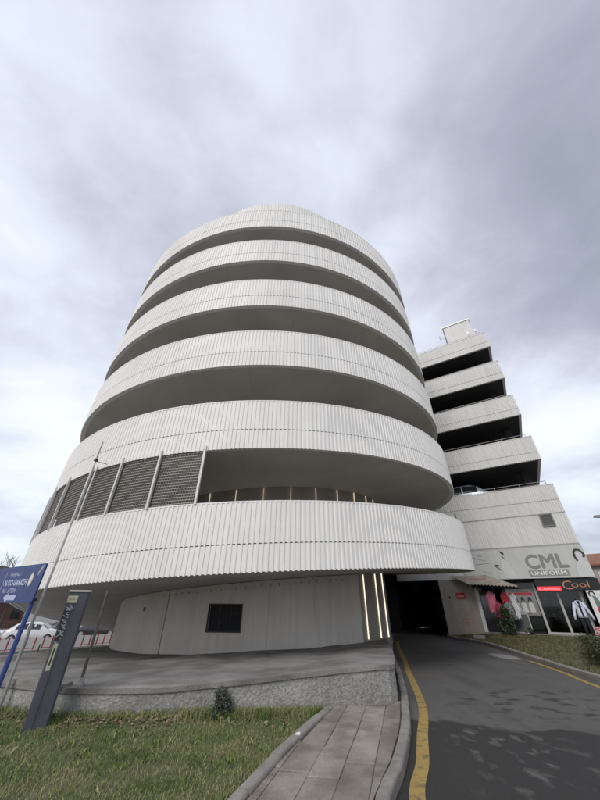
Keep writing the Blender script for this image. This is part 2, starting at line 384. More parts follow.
# ------------------------------------------------------------------ camera
F_PX, TH, RO = 309.5, R(33.42), R(.40)
cam = bpy.data.cameras.new('camera'); co = bpy.data.objects.new('camera', cam); COL.objects.link(co)
cam.sensor_fit = 'VERTICAL'; cam.sensor_height = 36; cam.lens = F_PX / 800 * 36; cam.clip_end = 3000; cam.clip_start = .05
fwd = Vector((0, math.cos(TH), math.sin(TH))); up0 = Vector((0, -math.sin(TH), math.cos(TH))); rt0 = Vector((1, 0, 0))
rt = rt0 * math.cos(RO) + up0 * math.sin(RO); up = up0 * math.cos(RO) - rt0 * math.sin(RO)
mw = Matrix((rt, up, -fwd)).transposed().to_4x4(); mw.translation = (0, 0, 1.6); co.matrix_world = mw
sc.camera = co

# ------------------------------------------------------------------ terrain
def sst(a, b, x):
    t = max(0, min(1, (x - a) / (b - a))); return t * t * (3 - 2 * t)
def tz(x, y):
    u = -.75 * x + .66 * y
    return -1.35 * sst(13.5, 20, u) * (1 if u < 60 else 1)
def gridline():
    a = list(np.arange(-44, 44.1, 2.0)); far = [60, 90, 140, 230, 400, 800, 1500]
    return [-f for f in reversed(far)] + a + far
gl = gridline(); mb = MB(); n = len(gl)
mb.add([(x, y, tz(x, y) - .01) for y in gl for x in gl], [(j * n + i, j * n + i + 1, (j + 1) * n + i + 1, (j + 1) * n + i) for j in range(n - 1) for i in range(n - 1)])
tag(mb.build('ground', M['ground'], recalc=False), kind='structure')

def spline(pts, k=6):
    out = []
    for i in range(len(pts) - 1):
        p0 = pts[max(i - 1, 0)]; p1 = pts[i]; p2 = pts[i + 1]; p3 = pts[min(i + 2, len(pts) - 1)]
        for j in range(k):
            t = j / k
            out.append(tuple(.5 * ((2 * p1[a]) + (-p0[a] + p2[a]) * t + (2 * p0[a] - 5 * p1[a] + 4 * p2[a] - p3[a]) * t * t + (-p0[a] + 3 * p1[a] - 3 * p2[a] + p3[a]) * t ** 3) for a in (0, 1)))
    out.append(tuple(pts[-1])); return out
def offset(path, d):   # to the left of travel direction for +d
    out = []
    for i, p in enumerate(path):
        a = path[max(i - 1, 0)]; b = path[min(i + 1, len(path) - 1)]
        t = Vector((b[0] - a[0], b[1] - a[1])).normalized(); out.append((p[0] - t.y * d, p[1] + t.x * d))
    return out
# outer top edge of the left kerb, and of the right kerb (road side)
KL = spline([(.35, 1.5), (.58, 3.0), (.83, 4.33), (1.20, 5.2), (1.60, 6.3), (1.97, 7.55), (2.36, 9.1), (2.78, 11), (3.38, 14), (4.0, 17.1), (5.0, 20.5), (5.9, 24.3)])
KR = spline([(6.2, -2), (6.6, 3), (7.15, 7.5), (7.55, 10.3), (8.2, 14.15), (8.75, 17.2), (9.0, 19.6), (8.75, 21.6), (8.85, 23.1)])
road = [(p[0] - .05, p[1]) for p in KL]
mbr = MB()
# road sheet: strips between the two kerbs, continues as a forecourt behind the camera
def interp(path, y):
    for a, b in zip(path, path[1:]):
        if a[1] <= y <= b[1]: return a[0] + (b[0] - a[0]) * (y - a[1]) / max(1e-6, b[1] - a[1])
    return path[0][0] if y < path[0][1] else path[-1][0]
ys = list(np.arange(-14, 1.5, 1.5)) + list(np.arange(1.5, 23.01, .4))
vs = []; nx = 13
for y in ys:
    xl = interp(KL, y) - .05 if y > 1.5 else .3
    xr = interp(KR, y) + .05 if y > -2 else 6.25
    for i in range(nx): vs.append((xl + (xr - xl) * i / (nx - 1), y, .006))
fs = [(j * nx + i, j * nx + i + 1, (j + 1) * nx + i + 1, (j + 1) * nx + i) for j in range(len(ys) - 1) for i in range(nx - 1)]
mbr.add(vs, fs)
mbr.add([(5.4, 23.0, .006), (8.95, 23.0, .006), (8.95 + 9.5, 23.0 + 15.4, .006), (6.0 + 9.5, 25 + 15.4, .006)], [(0, 1, 2, 3)])
tag(mbr.build('road', M['asphalt'], recalc=False), kind='structure')
# yellow edge lines
def ribbon(path, w, z):
    a = offset(path, w / 2); b = offset(path, -w / 2); m_ = MB(); k = len(path)
    return m_.add([(x, y, z) for x, y in a] + [(x, y, z) for x, y in b], [(i, i + 1, k + i + 1, k + i) for i in range(k - 1)])
YL = spline([(.86, 3.2), (1.18, 4.69), (1.5, 5.5), (1.80, 6.4), (2.39, 8.2), (3.14, 11.6), (3.68, 13.9), (4.42, 17.4), (5.2, 20.5)])
YR = spline([(6.5, 5.2), (7.1, 9.74), (7.58, 11.6), (8.02, 13.9)])
tag(ribbon(YL, .155, .012).build('left_road_marking', M['yellow'], recalc=False), kind='structure')
tag(ribbon(YR, .15, .012).build('right_road_marking', M['yellow'], recalc=False), kind='structure')

def kerb_run(path, w, h, z0, seg=1.0, gap=.018, wob=.007, side=1, zf=None):
    """individual kerb blocks with joints, along path; body lies to +side of the path"""
    L_ = [0]
    for a, b in zip(path, path[1:]): L_.append(L_[-1] + math.dist(a, b))
    def at(s_):
        s_ = min(max(s_, 0), L_[-1] - 1e-6)
        for i in range(len(L_) - 1):
            if L_[i + 1] >= s_:
                t = (s_ - L_[i]) / (L_[i + 1] - L_[i] + 1e-9); a, b = path[i], path[i + 1]
                return Vector((a[0] + (b[0] - a[0]) * t, a[1] + (b[1] - a[1]) * t)), Vector((b[0] - a[0], b[1] - a[1])).normalized()
    m_ = MB(); s_ = 0
    while s_ < L_[-1] - .1:
        e = min(s_ + seg, L_[-1]); q0 = s_ + gap / 2; q1 = e - gap / 2; nsub = 3
        dz = random.uniform(-wob, wob); dn = random.uniform(-wob, wob) * .8
        bev = .022; prof = [(0, z0 - .12), (0, h - bev), (bev * .4, h - bev * .3), (bev, h), (w - bev, h), (w - bev * .3, h - bev * .4), (w, h - bev), (w, z0 - .12)]
        rows = []
        for i in range(nsub + 1):
            p, t = at(q0 + (q1 - q0) * i / nsub); nn = Vector((-t.y, t.x)) * side
            zz = zf(p.x, p.y) if zf else 0
            rows.append([(p.x + nn.x * (a + dn), p.y + nn.y * (a + dn), (b + dz if b > z0 else b) + zz) for a, b in prof])
        k = len(prof); vs = [q for r_ in rows for q in r_]
        fs = [(i * k + j, i * k + (j + 1) % k, (i + 1) * k + (j + 1) % k, (i + 1) * k + j) for i in range(nsub) for j in range(k)]
        fs += [tuple(range(k)), tuple(nsub * k + j for j in range(k - 1, -1, -1))]
        m_.add(vs, fs); s_ = e
    return m_
tag(kerb_run(KL, .135, .12, 0, 1.0, side=1).build('left_kerb', M['kerb']), kind='structure')
tag(kerb_run(KR, .17, .14, 0, .9, side=-1, wob=.008).build('right_kerb', M['kerb']), kind='structure')

# sidewalk between lawn border and left kerb : staggered long slabs
BR = spline([(-1.35, 1.2), (-.95, 2.9), (-.62, 4.15), (-.20, 5.47), (.52, 7.35)])    # border kerb centre
tag(kerb_run(offset(BR, -.07), .14, .13, 0, .85, side=1, wob=.01).build('border_kerb', M['kerb']), kind='structure')
inner = offset(KL, .14)
def sidebed():
    m_ = MB(); vs = []; ys_ = np.arange(1.3, 8.6, .3)
    for y in ys_:
        xl = interp(BR, y) if y < 7.3 else .5 - (y - 7.3) * .2
        vs += [(xl, y, .075), (interp(inner, y) + .01, y, .075)]
    return m_.add(vs, [(2 * i, 2 * i + 1, 2 * i + 3, 2 * i + 2) for i in range(len(ys_) - 1)])
tag(sidebed().build('sidewalk_bed', M['joint'], recalc=False), kind='structure')
mbp = MB(); PWD = .345; ML = .285
def xlim(y):
    xl = interp(BR, min(y, 7.35)) + .075 if y < 7.35 else .60 + (y - 7.35) * .1
    return xl, interp(inner, y) - .01
for c in range(-2, 7):
    y = 1.3 - random.random() * .8
    while y < 7.95:
        ln = .80 + random.uniform(-.04, .04); a = max(y, 1.3) + .007; b = min(y + ln, 7.95) - .007; y += ln
        if b - a < .06: continue
        sk = -.06
        pts = []
        for cc_, yy in ((c, a), (c + 1, a), (c + 1, b), (c, b)):
            g_ = .006 if cc_ == c else -.006
            xx = .97 - 4.0 * PWD + cc_ * PWD + ML * (yy - 4.3) + g_; yv = yy + (sk if cc_ > c else 0) * .4 + random.uniform(-.003, .003)
            lo, hi = xlim(yv); pts.append((min(hi, max(lo, xx)), yv))
        if pts[1][0] - pts[0][0] < .03 and pts[2][0] - pts[3][0] < .03: continue
        z = .098 + random.uniform(-.005, .005); tl = random.uniform(-.004, .004)
        cx = sum(p[0] for p in pts) / 4; cy = sum(p[1] for p in pts) / 4
        vs = [(x, y_, .06) for x, y_ in pts] + [(x, y_, z - .006 + tl * (1 if x > cx else -1)) for x, y_ in pts] + [(cx + (x - cx) * .965, cy + (y_ - cy) * .986, z + tl * (1 if x > cx else -1)) for x, y_ in pts]
        mbp.add(vs, [(0, 1, 5, 4), (1, 2, 6, 5), (2, 3, 7, 6), (3, 0, 4, 7), (4, 5, 9, 8), (5, 6, 10, 9), (6, 7, 11, 10), (7, 4, 8, 11), (8, 9, 10, 11)], 0)
tag(mbp.build('sidewalk', M['paver']), kind='structure')

# ------------------------------------------------------------------ podium
Dc = 19.2; AZ = R(-5.86); TO = Vector((-math.sin(AZ), -math.cos(AZ))); RT = Vector((math.cos(AZ), -math.sin(AZ)))
CC = Vector((Dc * math.sin(AZ), Dc * math.cos(AZ)))
def pod(x, y):
    z = .43 + .065 * min(3.6, max(0, x + 2.2)) - .022 * (y - 7)
    return z - .035 * max(0, -x - 4) * max(0, min(1, (y - 9) / 4)) - (.05 * max(0, y - 17))
inner2 = offset(KL, .19)
front = spline([(-9.6, 9.4), (-7.6, 8.35), (-5.04, 7.33), (-3.7, 6.88), (-2.6, 6.92), (-1.62, 7.08), (-.95, 7.16), (.2, 7.42), (1.2, 7.62), (1.72, 7.72)], 4)
right = [(1.86, 7.86)] + [p for p in inner2 if p[1] > 8.1 and p[1] < 21.5]
back = [(3.5, 24.5), (0, 29), (-6, 29.5), (-10.8, 27), (-10.6, 23.5), (-8.1, 17.4), (-9.3, 13.5)]
poly = front + right + back
podium = thing('podium', (0, 0, 0), 'low roughcast grey stone podium with smooth concrete top under the round tower', 'podium')
MB().prism(poly, -1.6, lambda x, y: pod(x, y) - .07).build('retaining_wall', M['rough'], podium)
# top slab oversails the wall by 3 cm
cxx, cyy = -2, 15
def grow(p, d):
    v = Vector((p[0] - cxx, p[1] - cyy)); v = v * ((v.length + d) / v.length); return (v.x + cxx, v.y + cyy)
# fine top surface
tp = MB(); poly2 = front + right + back
big = [grow(p, .03) for p in poly2]
tp.prism(big, lambda x, y: pod(x, y) - .07, lambda x, y: pod(x, y) - .004)
tp.build('top_slab', M['podtop'], podium)
MB().prism([(-5.9, 7.62), (-3.9, 6.86), (-3.86, 7.12), (-5.8, 7.9)], lambda x, y: .40, lambda x, y: .47).build('loose_coping', M['kerb'], podium)['label'] = 'pale loose concrete coping strip on the podium edge'

# ------------------------------------------------------------------ helical tower
ZB = [1.6 + Dc * a for a in (.0344, .2101, .3838, .5550, .7261, .8890, 1.055)]
RR = .5366 * Dc; RI = 6.4; PH = 1.765
def zb(ph):
    t = ph / (2 * PI)
    if t < 0:
        z = ZB[0] + t * (ZB[1] - ZB[0])
        if ph < -1.05: z -= .9 * (-1.05 - ph) ** 1.25
        return z
    i = min(int(t), 5); return ZB[i] + (ZB[i + 1] - ZB[i]) * (t - i)
def zrise(ph):  # parapet top above: keep regular helix
    t = ph / (2 * PI)
    if t < 0: return ZB[0] + t * (ZB[1] - ZB[0]) + PH
    return zb(ph) + PH
def P2(r, ph): 
    v = CC + r * (TO * math.cos(ph) + RT * math.sin(ph)); return v.x, v.y
def P3(r, ph, z): x, y = P2(r, ph); return (x, y, z)
tower = thing('parking_ramp_tower', (CC.x, CC.y, 0), 'round white tower of stacked ribbed ramp parapets with brown undersides', 'tower')
NR = 474
def rib_ring(m_, ph0, ph1, f0, f1, r, depth, cap=True, nrib=NR):
    """ribbed sheet between heights f0(ph), f1(ph)"""
    a = 2 * PI / nrib; k0 = round(ph0 / a); k1 = round(ph1 / a)
    rows = []
    for k in range(k0, k1):
        for u, d in ((0, 0), (.42, 0), (.54, 1), (.90, 1)):
            rows.append(((k + u) * a, r + d * depth, 0 if d else .02))
    rows.append((k1 * a, r, .02))
    vs = []
    for ph, rad, dz in rows:
        z0, z1 = f0(ph) + dz, f1(ph)
        c, s = math.cos(ph), math.sin(ph)
        bx = TO.x * c + RT.x * s; by = TO.y * c + RT.y * s
        vs += [(CC.x + (r - .03) * bx, CC.y + (r - .03) * by, z0), (CC.x + rad * bx, CC.y + rad * by, z0), (CC.x + rad * bx, CC.y + rad * by, z1), (CC.x + (r - .03) * bx, CC.y + (r - .03) * by, z1)]
    fs = []
    for i in range(len(rows) - 1):
        o = i * 4; p = o + 4
        fs += [(o, o + 1, p + 1, p), (o + 1, o + 2, p + 2, p + 1), (o + 2, o + 3, p + 3, p + 2)]
    m_.add(vs, fs)
def solid_ring(m_, ph0, ph1, r0, r1, f0, f1, step=R(2.5), mi=0):
    n_ = max(2, int((ph1 - ph0) / step)); vs = []
    for i in range(n_ + 1):
        ph = ph0 + (ph1 - ph0) * i / n_; z0, z1 = f0(ph), f1(ph)
        vs += [P3(r0, ph, z0), P3(r1, ph, z0), P3(r1, ph, z1), P3(r0, ph, z1)]
    fs = []
    for i in range(n_):
        o = i * 4; p = o + 4
        fs += [(o, o + 1, p + 1, p), (o + 1, o + 2, p + 2, p + 1), (o + 2, o + 3, p + 3, p + 2), (o + 3, o, p, p + 3)]
    fs += [(3, 2, 1, 0), tuple(n_ * 4 + q for q in range(4))]
    m_.add(vs, fs, mi)
JH = .66
for k in range(6):
    a0 = -2.5 if k == 0 else k * 2 * PI - PI
    a1 = k * 2 * PI + PI if k < 5 else k * 2 * PI + 2.9
    m_ = MB()
    rib_ring(m_, a0, a1, zb, lambda p: zb(p) + JH, RR, .023)
    rib_ring(m_, a0, a1, lambda p: zb(p) + JH + .004, lambda p: zrise(p) if p < 0 else zb(p) + PH, RR + .005, .023)
    o = m_.build('parapet', M['clad'], tower, recalc=False)
    b = MB(); solid_ring(b, a0, a1, RR - .16, RR - .012, lambda p: zb(p) + .03, lambda p: zrise(p) - .03); solid_ring(b, a0, a1, RR - .011, RR + .002, lambda p: zb(p) + JH + .001, lambda p: zb(p) + JH + .03, mi=1); solid_ring(b, a0, a1, RR - .011, RR - .001, lambda p: zb(p) + .0295, lambda p: zb(p) + .034, mi=1)
    solid_ring(b, a0, a1, RR - .18, RR + .022, lambda p: zrise(p) - .028, lambda p: zrise(p) + .012)
    b.build('backing_wall', [M['clad'], M['inside']], o)
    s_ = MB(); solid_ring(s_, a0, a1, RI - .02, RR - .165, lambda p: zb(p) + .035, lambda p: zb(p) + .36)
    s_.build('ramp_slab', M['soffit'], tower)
    if k < 5:
        pass
# foot of the ramp: solid wedge where the helix meets the ground
b = MB(); solid_ring(b, -2.5, -2.3, RI, RR - .03, lambda p: -1.6, lambda p: zb(p) + .03); b.build('ramp_foot', M['soffit'], tower)
# core : drum wall, inside the ramp
core = MB(); solid_ring(core, 0, 2 * PI, RI - .3, RI - .03, lambda p: -.6, lambda p: ZB[5] + 3.2, R(3)); core.build('core_wall', M['corewall'], tower)
# rooftop drum
m_ = MB(); r_top = 7.75; zt_ = 1.6 + 25.2
rib_ring(m_, 0, 2 * PI, lambda p: ZB[5] + 1.0, lambda p: zt_, r_top, .028, nrib=370)
dr = m_.build('roof_drum', M['clad'], tower, recalc=False)
b = MB(); solid_ring(b, 0, 2 * PI, 0.02, r_top - .02, lambda p: ZB[5] + .4, lambda p: zt_ - .05, R(4)); b.build('drum_roof', M['soffit'], dr)

# ground-level off-white wall panels wrapped round the core
wz0 = lambda p: (lambda q: pod(*q) - .08)(P2(RI, p))
wtop = lambda p: zb(p) + .02
panels = MB(); ang = R(-74); edges = [R(-74), R(-52), R(-41.5), R(-30.6), R(-18.6), R(-4.4), R(2.5), R(9), R(17), R(26), R(36.5)]
WIN = (R(-15.3), R(-5.6), .85, 1.56)
def panel(a, b_, z0=None, z1=None):
    solid_ring(panels, a, b_, RI + .0, RI + .07, z0 or wz0, z1 or wtop, R(1.5))
for i, (a, b_) in enumerate(zip(edges, edges[1:])):
    ga = R(.35) if i == 3 else R(.02)
    a_ = a + ga; bb = b_ - R(.02)
    if a < WIN[0] < b_:
        panel(a_, WIN[0]); panel(WIN[1], bb)
        solid_ring(panels, WIN[0], WIN[1], RI, RI + .07, wz0, lambda p: WIN[2]); solid_ring(panels, WIN[0], WIN[1], RI, RI + .07, lambda p: WIN[3], wtop)
    else: panel(a_, bb)
wall0 = panels.build('wall_panelling', M['corepanel'], tower)
wall0['label'] = 'off white flat wall panels around the foot of the tower'
# row of small hooks / stubs just under the soffit
hk = MB()
for q in np.arange(-33, 30, 2.55):
    ph = R(q + random.uniform(-.3, .3)); z = zb(ph) - .08
    MB().tube([P3(RI + .10, ph, z - random.uniform(.05, .12)), P3(RI + .10, ph, z - .01)], .012, 5).build('hook', M['lettergrey'], wall0)
# window in that wall
w = MB(); fr = .05
def arcbox(m_, a, b_, r0, r1, z0, z1): solid_ring(m_, a, b_, r0, r1, lambda p: z0, lambda p: z1, R(1))
arcbox(w, WIN[0] - R(.35), WIN[0], RI + .02, RI + .09, WIN[2] - .04, WIN[3] + .04); arcbox(w, WIN[1], WIN[1] + R(.35), RI + .02, RI + .09, WIN[2] - .04, WIN[3] + .04)
arcbox(w, WIN[0], WIN[1], RI + .02, RI + .09, WIN[2] - .04, WIN[2]); arcbox(w, WIN[0], WIN[1], RI + .02, RI + .09, WIN[3], WIN[3] + .04)
win = w.build('window', M['ink'], tower)
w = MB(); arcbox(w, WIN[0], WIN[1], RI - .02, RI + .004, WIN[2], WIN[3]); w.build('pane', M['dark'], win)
w = MB()
for q in (.33, .68): a = WIN[0] + (WIN[1] - WIN[0]) * q; arcbox(w, a, a + R(.22), RI + .006, RI + .03, WIN[2], WIN[3])
arcbox(w, WIN[0], WIN[1], RI + .006, RI + .028, 1.33, 1.35); w.build('glazing_bars', M['ink'], win)
b = MB(); ph = R(-41); z = 1.42; b.tube([P3(RI + .06, ph, z), P3(RI + .085, ph, z)], .07, 14); b.build('wall_vent', M['black'], tower)
# light strips on the core
for q in (40.2, 49.5, 58.2):
    ph = R(q); b = MB(); solid_ring(b, ph - R(.038), ph + R(.038), RI - .02, RI + .03, lambda p: pod(*P2(RI, p)) + .02, lambda p: zb(p) + .0, R(.2)); b.build('light_strip', M['led'], tower)
for k in range(9):
    ph = R(-21.7 + 10.12 * k) + 2 * PI - 2 * PI; p1 = ph + 0
    z1 = zb(p1 + 2 * PI)
    b = MB(); solid_ring(b, ph - R(.042), ph + R(.042), RI - .02, RI + .03, lambda p: zb(p) + .4, lambda p: z1 - .0, R(.2)); b.build('light_strip', M['led_dim'], tower)
# LED strips give a little actual glow: emission only
# brown pier face behind first strips is the core itself

# ---- louvre screens between turn 1 parapet and turn 2 soffit
ps = [-11.1, -19.1, -27.1, -35.1, -43.3, -51.3, -59.3, -67.3]
for i, q in enumerate(ps):
    ph = R(q); r = RR + .05
    z0 = zrise(ph) - .02; z1 = zb(ph + 2 * PI) + .16
    b = MB(); t = Vector(P2(1, ph)) - CC; t = Vector((t.x, t.y)); s_ = Vector((-t.y, t.x))
    c = CC + r * t
    w_ = .032
    pts = [(c.x + a * s_.x + d * t.x, c.y + a * s_.y + d * t.y) for a, d in ((-w_, -.05), (w_, -.05), (w_, .02), (-w_, .02))]
    b.prism(pts, z0 - .0, z1); b.build('screen_post', M['postw'], tower)
    if i < len(ps) - 1:
        A, B = R(ps[i + 1]) + R(.3), R(ps[i]) - R(.3)
        rr = RR - .06; m_ = MB(); nb = 26
        for j in range(nb):
            a = A + (B - A) * (j + .2) / nb; b2 = A + (B - A) * (j + .72) / nb
            solid_ring(m_, a, b2, rr, rr + .012, lambda p: zrise(p) + .01, lambda p: zb(p + 2 * PI) + .03, R(3))
        o = m_.build('louvre_screen', M['mesh'], tower)
        m_ = MB(); nh = 18
        for j in range(nh):
            f = (j + .5) / nh
            g = lambda p, f=f: (zrise(p) + .02) * (1 - f) + (zb(p + 2 * PI) + .02) * f
            solid_ring(m_, A, B, rr + .013, rr + .02, lambda p: g(p) - .007, lambda p: g(p) + .007, R(1))
        m_.build('louvre_wire', M['wire'], o)
b = MB(); ph = R(-33.6); r = RR + .06; b.tube([P3(r, ph, zrise(ph)), P3(r, ph, zb(ph + 2 * PI) + .1)], .028, 8); b.build('screen_post', M['postw'], tower)

# ------------------------------------------------------------------ flat building on the right
a_ = R(39.8); O = Vector((24.6 * math.sin(a_), 24.6 * math.cos(a_)))
dv = Vector((-.848, .530)).normalized(); nv = Vector((-dv.y, -abs(dv.x)))
def F(s, nn, z): return (O.x + dv.x * s + nv.x * nn, O.y + dv.y * s + nv.y * nn, z)
bld = thing('car_park_building', (O.x, O.y, 0), 'white ribbed multi storey car park with deep black gaps between its floors', 'building')
def rib_flat(m_, s0, s1, z0, z1, nn, depth, pitch=.135, side=False):
    k = int(round((s1 - s0) / pitch)); pitch = (s1 - s0) / k; rows = []
    for i in range(k):
        for u, d in ((0, 0), (.42, 0), (.54, 1), (.90, 1)): rows.append((s0 + (i + u) * pitch, nn + d * depth, 0 if d else .028))
    rows.append((s1, nn, .028)); vs = []
    G = F if not side else (lambda s, n_, z: F(-(n_) + 0, -s, z))
    for s, n_, dz in rows: vs += [G(s, nn - .02, z0 + dz), G(s, n_, z0 + dz), G(s, n_, z1), G(s, nn - .02, z1)]
    fs = []
    for i in range(len(rows) - 1):
        o = i * 4; p = o + 4; fs += [(o, o + 1, p + 1, p), (o + 1, o + 2, p + 2, p + 1), (o + 2, o + 3, p + 3, p + 2)]
    m_.add(vs, fs)
SL = 10.6; DP = 17.0
bands = [(9.60, 11.27), (12.98, 14.66), (16.26, 17.97), (19.56, 21.15)]
for z0, z1 in bands:
    m_ = MB(); j = z0 + .52
    rib_flat(m_, 0, SL, z0, j, 0, .026); rib_flat(m_, 0, SL, j + .01, z1, .012, .026)
    rib_flat(m_, 0, DP, z0, z1, 0, .03, side=True)
    o = m_.build('parapet', M['clad2'], bld, recalc=False)
    b = MB(); b.box(.0, SL, -.15, -.015, z0 + .01, z1 - .02, F); b.box(-.035, SL, -.17, .04, z1 - .018, z1 + .02, F); b.box(.012, .15, -DP, -.15, z0 + .01, z1 - .02, F)
    b.box(-.03, .17, -DP, -.172, z1 - .018, z1 + .018, F)
    b.build('backing_wall', M['clad2'], o)
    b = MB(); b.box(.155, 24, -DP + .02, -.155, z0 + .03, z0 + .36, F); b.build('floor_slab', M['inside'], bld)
# lower wall : level 0 deck parapet down to the sign
m_ = MB(); segs = [(4.57, 6.26), (6.27, 7.0), (7.01, 7.95)]
for i, (z0, z1) in enumerate(segs):
    if i == 0: rib_flat(m_, 0, SL, z0, z1, 0, .03)
    else: rib_flat(m_, 0, SL, z0, z1, .012 * i, .03)
rib_flat(m_, 0, DP, 2.9, 7.95, 0, .03, side=True)
o = m_.build('ribbed_wall', M['clad2'], bld, recalc=False)
b = MB(); b.box(0, SL, -.2, -.015, 2.95, 7.93, F); b.box(-.035, SL, -.2, .05, 7.932, 7.97, F); b.box(.012, .2, -DP, -.2, 0, 7.93, F); b.build('backing_wall', M['clad2'], o)
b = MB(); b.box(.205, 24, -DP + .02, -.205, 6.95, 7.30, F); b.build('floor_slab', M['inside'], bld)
# joint covers (narrow dark strips) at the panel joints
b = MB(); b.box(-.01, SL, .031, .04, 6.245, 6.262, F); b.box(-.01, SL, .031, .04, 4.555, 4.575, F); b.build('joint_strip', M['lettergrey'], bld)
# back and left return, so the decks are dark inside
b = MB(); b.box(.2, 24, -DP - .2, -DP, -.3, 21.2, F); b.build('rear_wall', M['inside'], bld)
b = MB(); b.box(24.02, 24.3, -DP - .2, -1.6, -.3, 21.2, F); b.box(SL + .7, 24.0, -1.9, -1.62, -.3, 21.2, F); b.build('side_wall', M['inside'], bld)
b = MB()
for s, z0, z1 in [(s, z0, z1) for s in (.75, 6.0) for z0, z1 in ((7.31, 9.62), (9.97, 12.99), (13.36, 16.28), (16.64, 19.58))]:
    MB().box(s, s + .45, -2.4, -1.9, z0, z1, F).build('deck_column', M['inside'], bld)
# handrails above each parapet
for z1, cut in [(7.97, 0), (11.29, 0), (14.68, 0), (17.99, 0), (21.17, 1)]:
    b = MB(); hz = .30 if not cut else .45
    b.tube([F(.25, -.35, z1 + hz), F(SL, -.35, z1 + hz)], .02, 6); b.tube([F(.25, -.35, z1 + hz * .5), F(SL, -.35, z1 + hz * .5)], .014, 6)
    for i in range(8): b.tube([F(.25 + i * 1.45, -.35, z1 - .9), F(.25 + i * 1.45, -.35, z1 + hz)], .016, 6)
    b.build('handrail', M['steel'], bld)
b = MB()
for s in (1.1, .5): b.tube([F(s, -.5, 21.2), F(s, -.5, 22.2)], .03, 6); b.box(s - .05, s + .05, -.55, -.45, 22.0, 22.2, F)
b.build('roof_aerial', M['steel'], bld)
# roof room
b = MB(); b.box(.62, 2.85, -3.4, -1.0, 20.0, 24.05, F); rr_ = b.build('roof_room', M['clad2'], bld)
b = MB(); b.box(.55, 2.92, -3.5, -.93, 24.052, 24.15, F); b.build('roof_cap', M['steel'], rr_)
b = MB(); b.tube([F(3.3, -1.1, 23.0), F(2.9, -1.1, 22.85)], .03, 6); b.tube([F(3.35, -1.1, 22.9), F(3.35, -1.1, 23.3)], .05, 6); b.build('roof_lamp', M['steel'], bld)
b = MB(); b.box(.155, 24, -DP, -.155, 19.93, 20.0, F); b.build('roof_deck', M['deck'], bld)
# ventilation grille
b = MB(); gx0, gx1, gz0, gz1 = .72, 1.3, 5.58, 6.22
b.box(gx0, gx1, .045, .06, gz0, gz1, F, 1)
for t_ in ((gx0 - .03, gx0 + .02), (gx1 - .02, gx1 + .03)): b.box(*t_, .05, .11, gz0 - .03, gz1 + .03, F)
for t_ in ((gz0 - .03, gz0 + .02), (gz1 - .02, gz1 + .03)): b.box(gx0 + .02, gx1 - .02, .05, .108, *t_, F)
for i in range(11): z = gz0 + .04 + i * .055; b.hexa([F(gx0 + .02, .06, z + .03), F(gx1 - .02, .06, z + .03), F(gx1 - .02, .10, z), F(gx0 + .02, .10, z), F(gx0 + .02, .06, z + .036), F(gx1 - .02, .06, z + .036), F(gx1 - .02, .10, z + .006), F(gx0 + .02, .10, z + .006)])
b.build('vent_grille', [M['lettergrey'], M['mesh']], bld)
b = MB(); b.tube([F(5.92, .09, 6.9), F(5.9, .09, 4.65)], .03, 6); b.build('downpipe', M['lettergrey'], bld)

# ---- ground floor : passage, pillar, plain wall, shopfront
PB = 7.9   # pillar between passage and plain wall
b = MB(); b.box(PB - .62, PB + .05, -.5, -.0, -.05, 2.95, F); b.build('pillar', M['cream'], bld)
b = MB(); b.box(PB - .74, PB - .62, -.4, -.08, -.05, 2.93, F); b.build('downpipe_casing', M['plaster'], bld)
b = MB(); b.box(5.98, PB - .742, -.36, -.14, -.05, 2.949, F); b.build('plain_wall', M['cream'], bld)
# passage walls, ceiling
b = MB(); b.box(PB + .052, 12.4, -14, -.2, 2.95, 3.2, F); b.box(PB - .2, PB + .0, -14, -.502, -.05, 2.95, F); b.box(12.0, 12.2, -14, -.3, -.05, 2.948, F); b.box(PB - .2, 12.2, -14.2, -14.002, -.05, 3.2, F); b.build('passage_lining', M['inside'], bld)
for s, q in ((9.0, -6), (10.6, -6)): MB().box(s, s + .5, q, q + .08, 2.88, 2.945, F).build('passage_lamp', M['steel'], bld)
b = MB(); b.box(10.2, 11.2, -13.6, -13.5, .4, 2.4, F); b.box(8.6, 9.4, -13.6, -13.5, 1.3, 2.2, F); b.build('passage_doors', M['lettergrey'], bld)
# dark soffit of shopfront recess and storefront at n=-.6
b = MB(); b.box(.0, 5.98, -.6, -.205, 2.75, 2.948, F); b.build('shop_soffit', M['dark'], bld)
b = MB(); b.box(-.02, 5.95, -.75, .25, -.05, .33, F); b.build('shop_plinth', M['kerb'], bld)
room = MB(); room.box(.2, 5.95, -4.2, -4.0, .3, 2.95, F); room.box(.2, 5.95, -4.0, -.7, .30, .34, F); room.box(.2, 5.95, -4, -.7, 2.9, 2.95, F); room.box(5.8, 5.95, -4, -.7, .34, 2.9, F); room.box(.201, .3, -4, -.7, .34, 2.9, F)
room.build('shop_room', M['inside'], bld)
def frame_post(s, w_=.12, n0=-.66, n1=-.54, z0=.33, z1=2.75):
    return MB().box(s - w_ / 2, s + w_ / 2, n0, n1, z0, z1, F)
for s in (.09, .84, 1.85, 2.85, 4.42, 5.0):
    frame_post(s, .11 if s > .5 else .16).build('window_frame', M['alu'] if .5 < s < 4 else M['dark'], bld)
for q0, q1, q2, q3 in ((.9, 1.795, .332, .42), (1.905, 2.795, .332, .42), (.9, 1.795, 2.3, 2.38), (1.905, 2.795, 2.3, 2.38)): MB().box(q0, q1, -.64, -.56, q2, q3, F).build('window_rail', M['alu'], bld)
b = MB()
for s0, s1 in ((.17, .785), (.895, 1.795), (1.905, 2.795), (2.905, 4.365)): b.box(s0, s1, -.605, -.595, .421, 2.299 if s0 > .5 and s0 < 2.8 else 2.74, F)
b.build('shop_glass', M['glass'], bld)
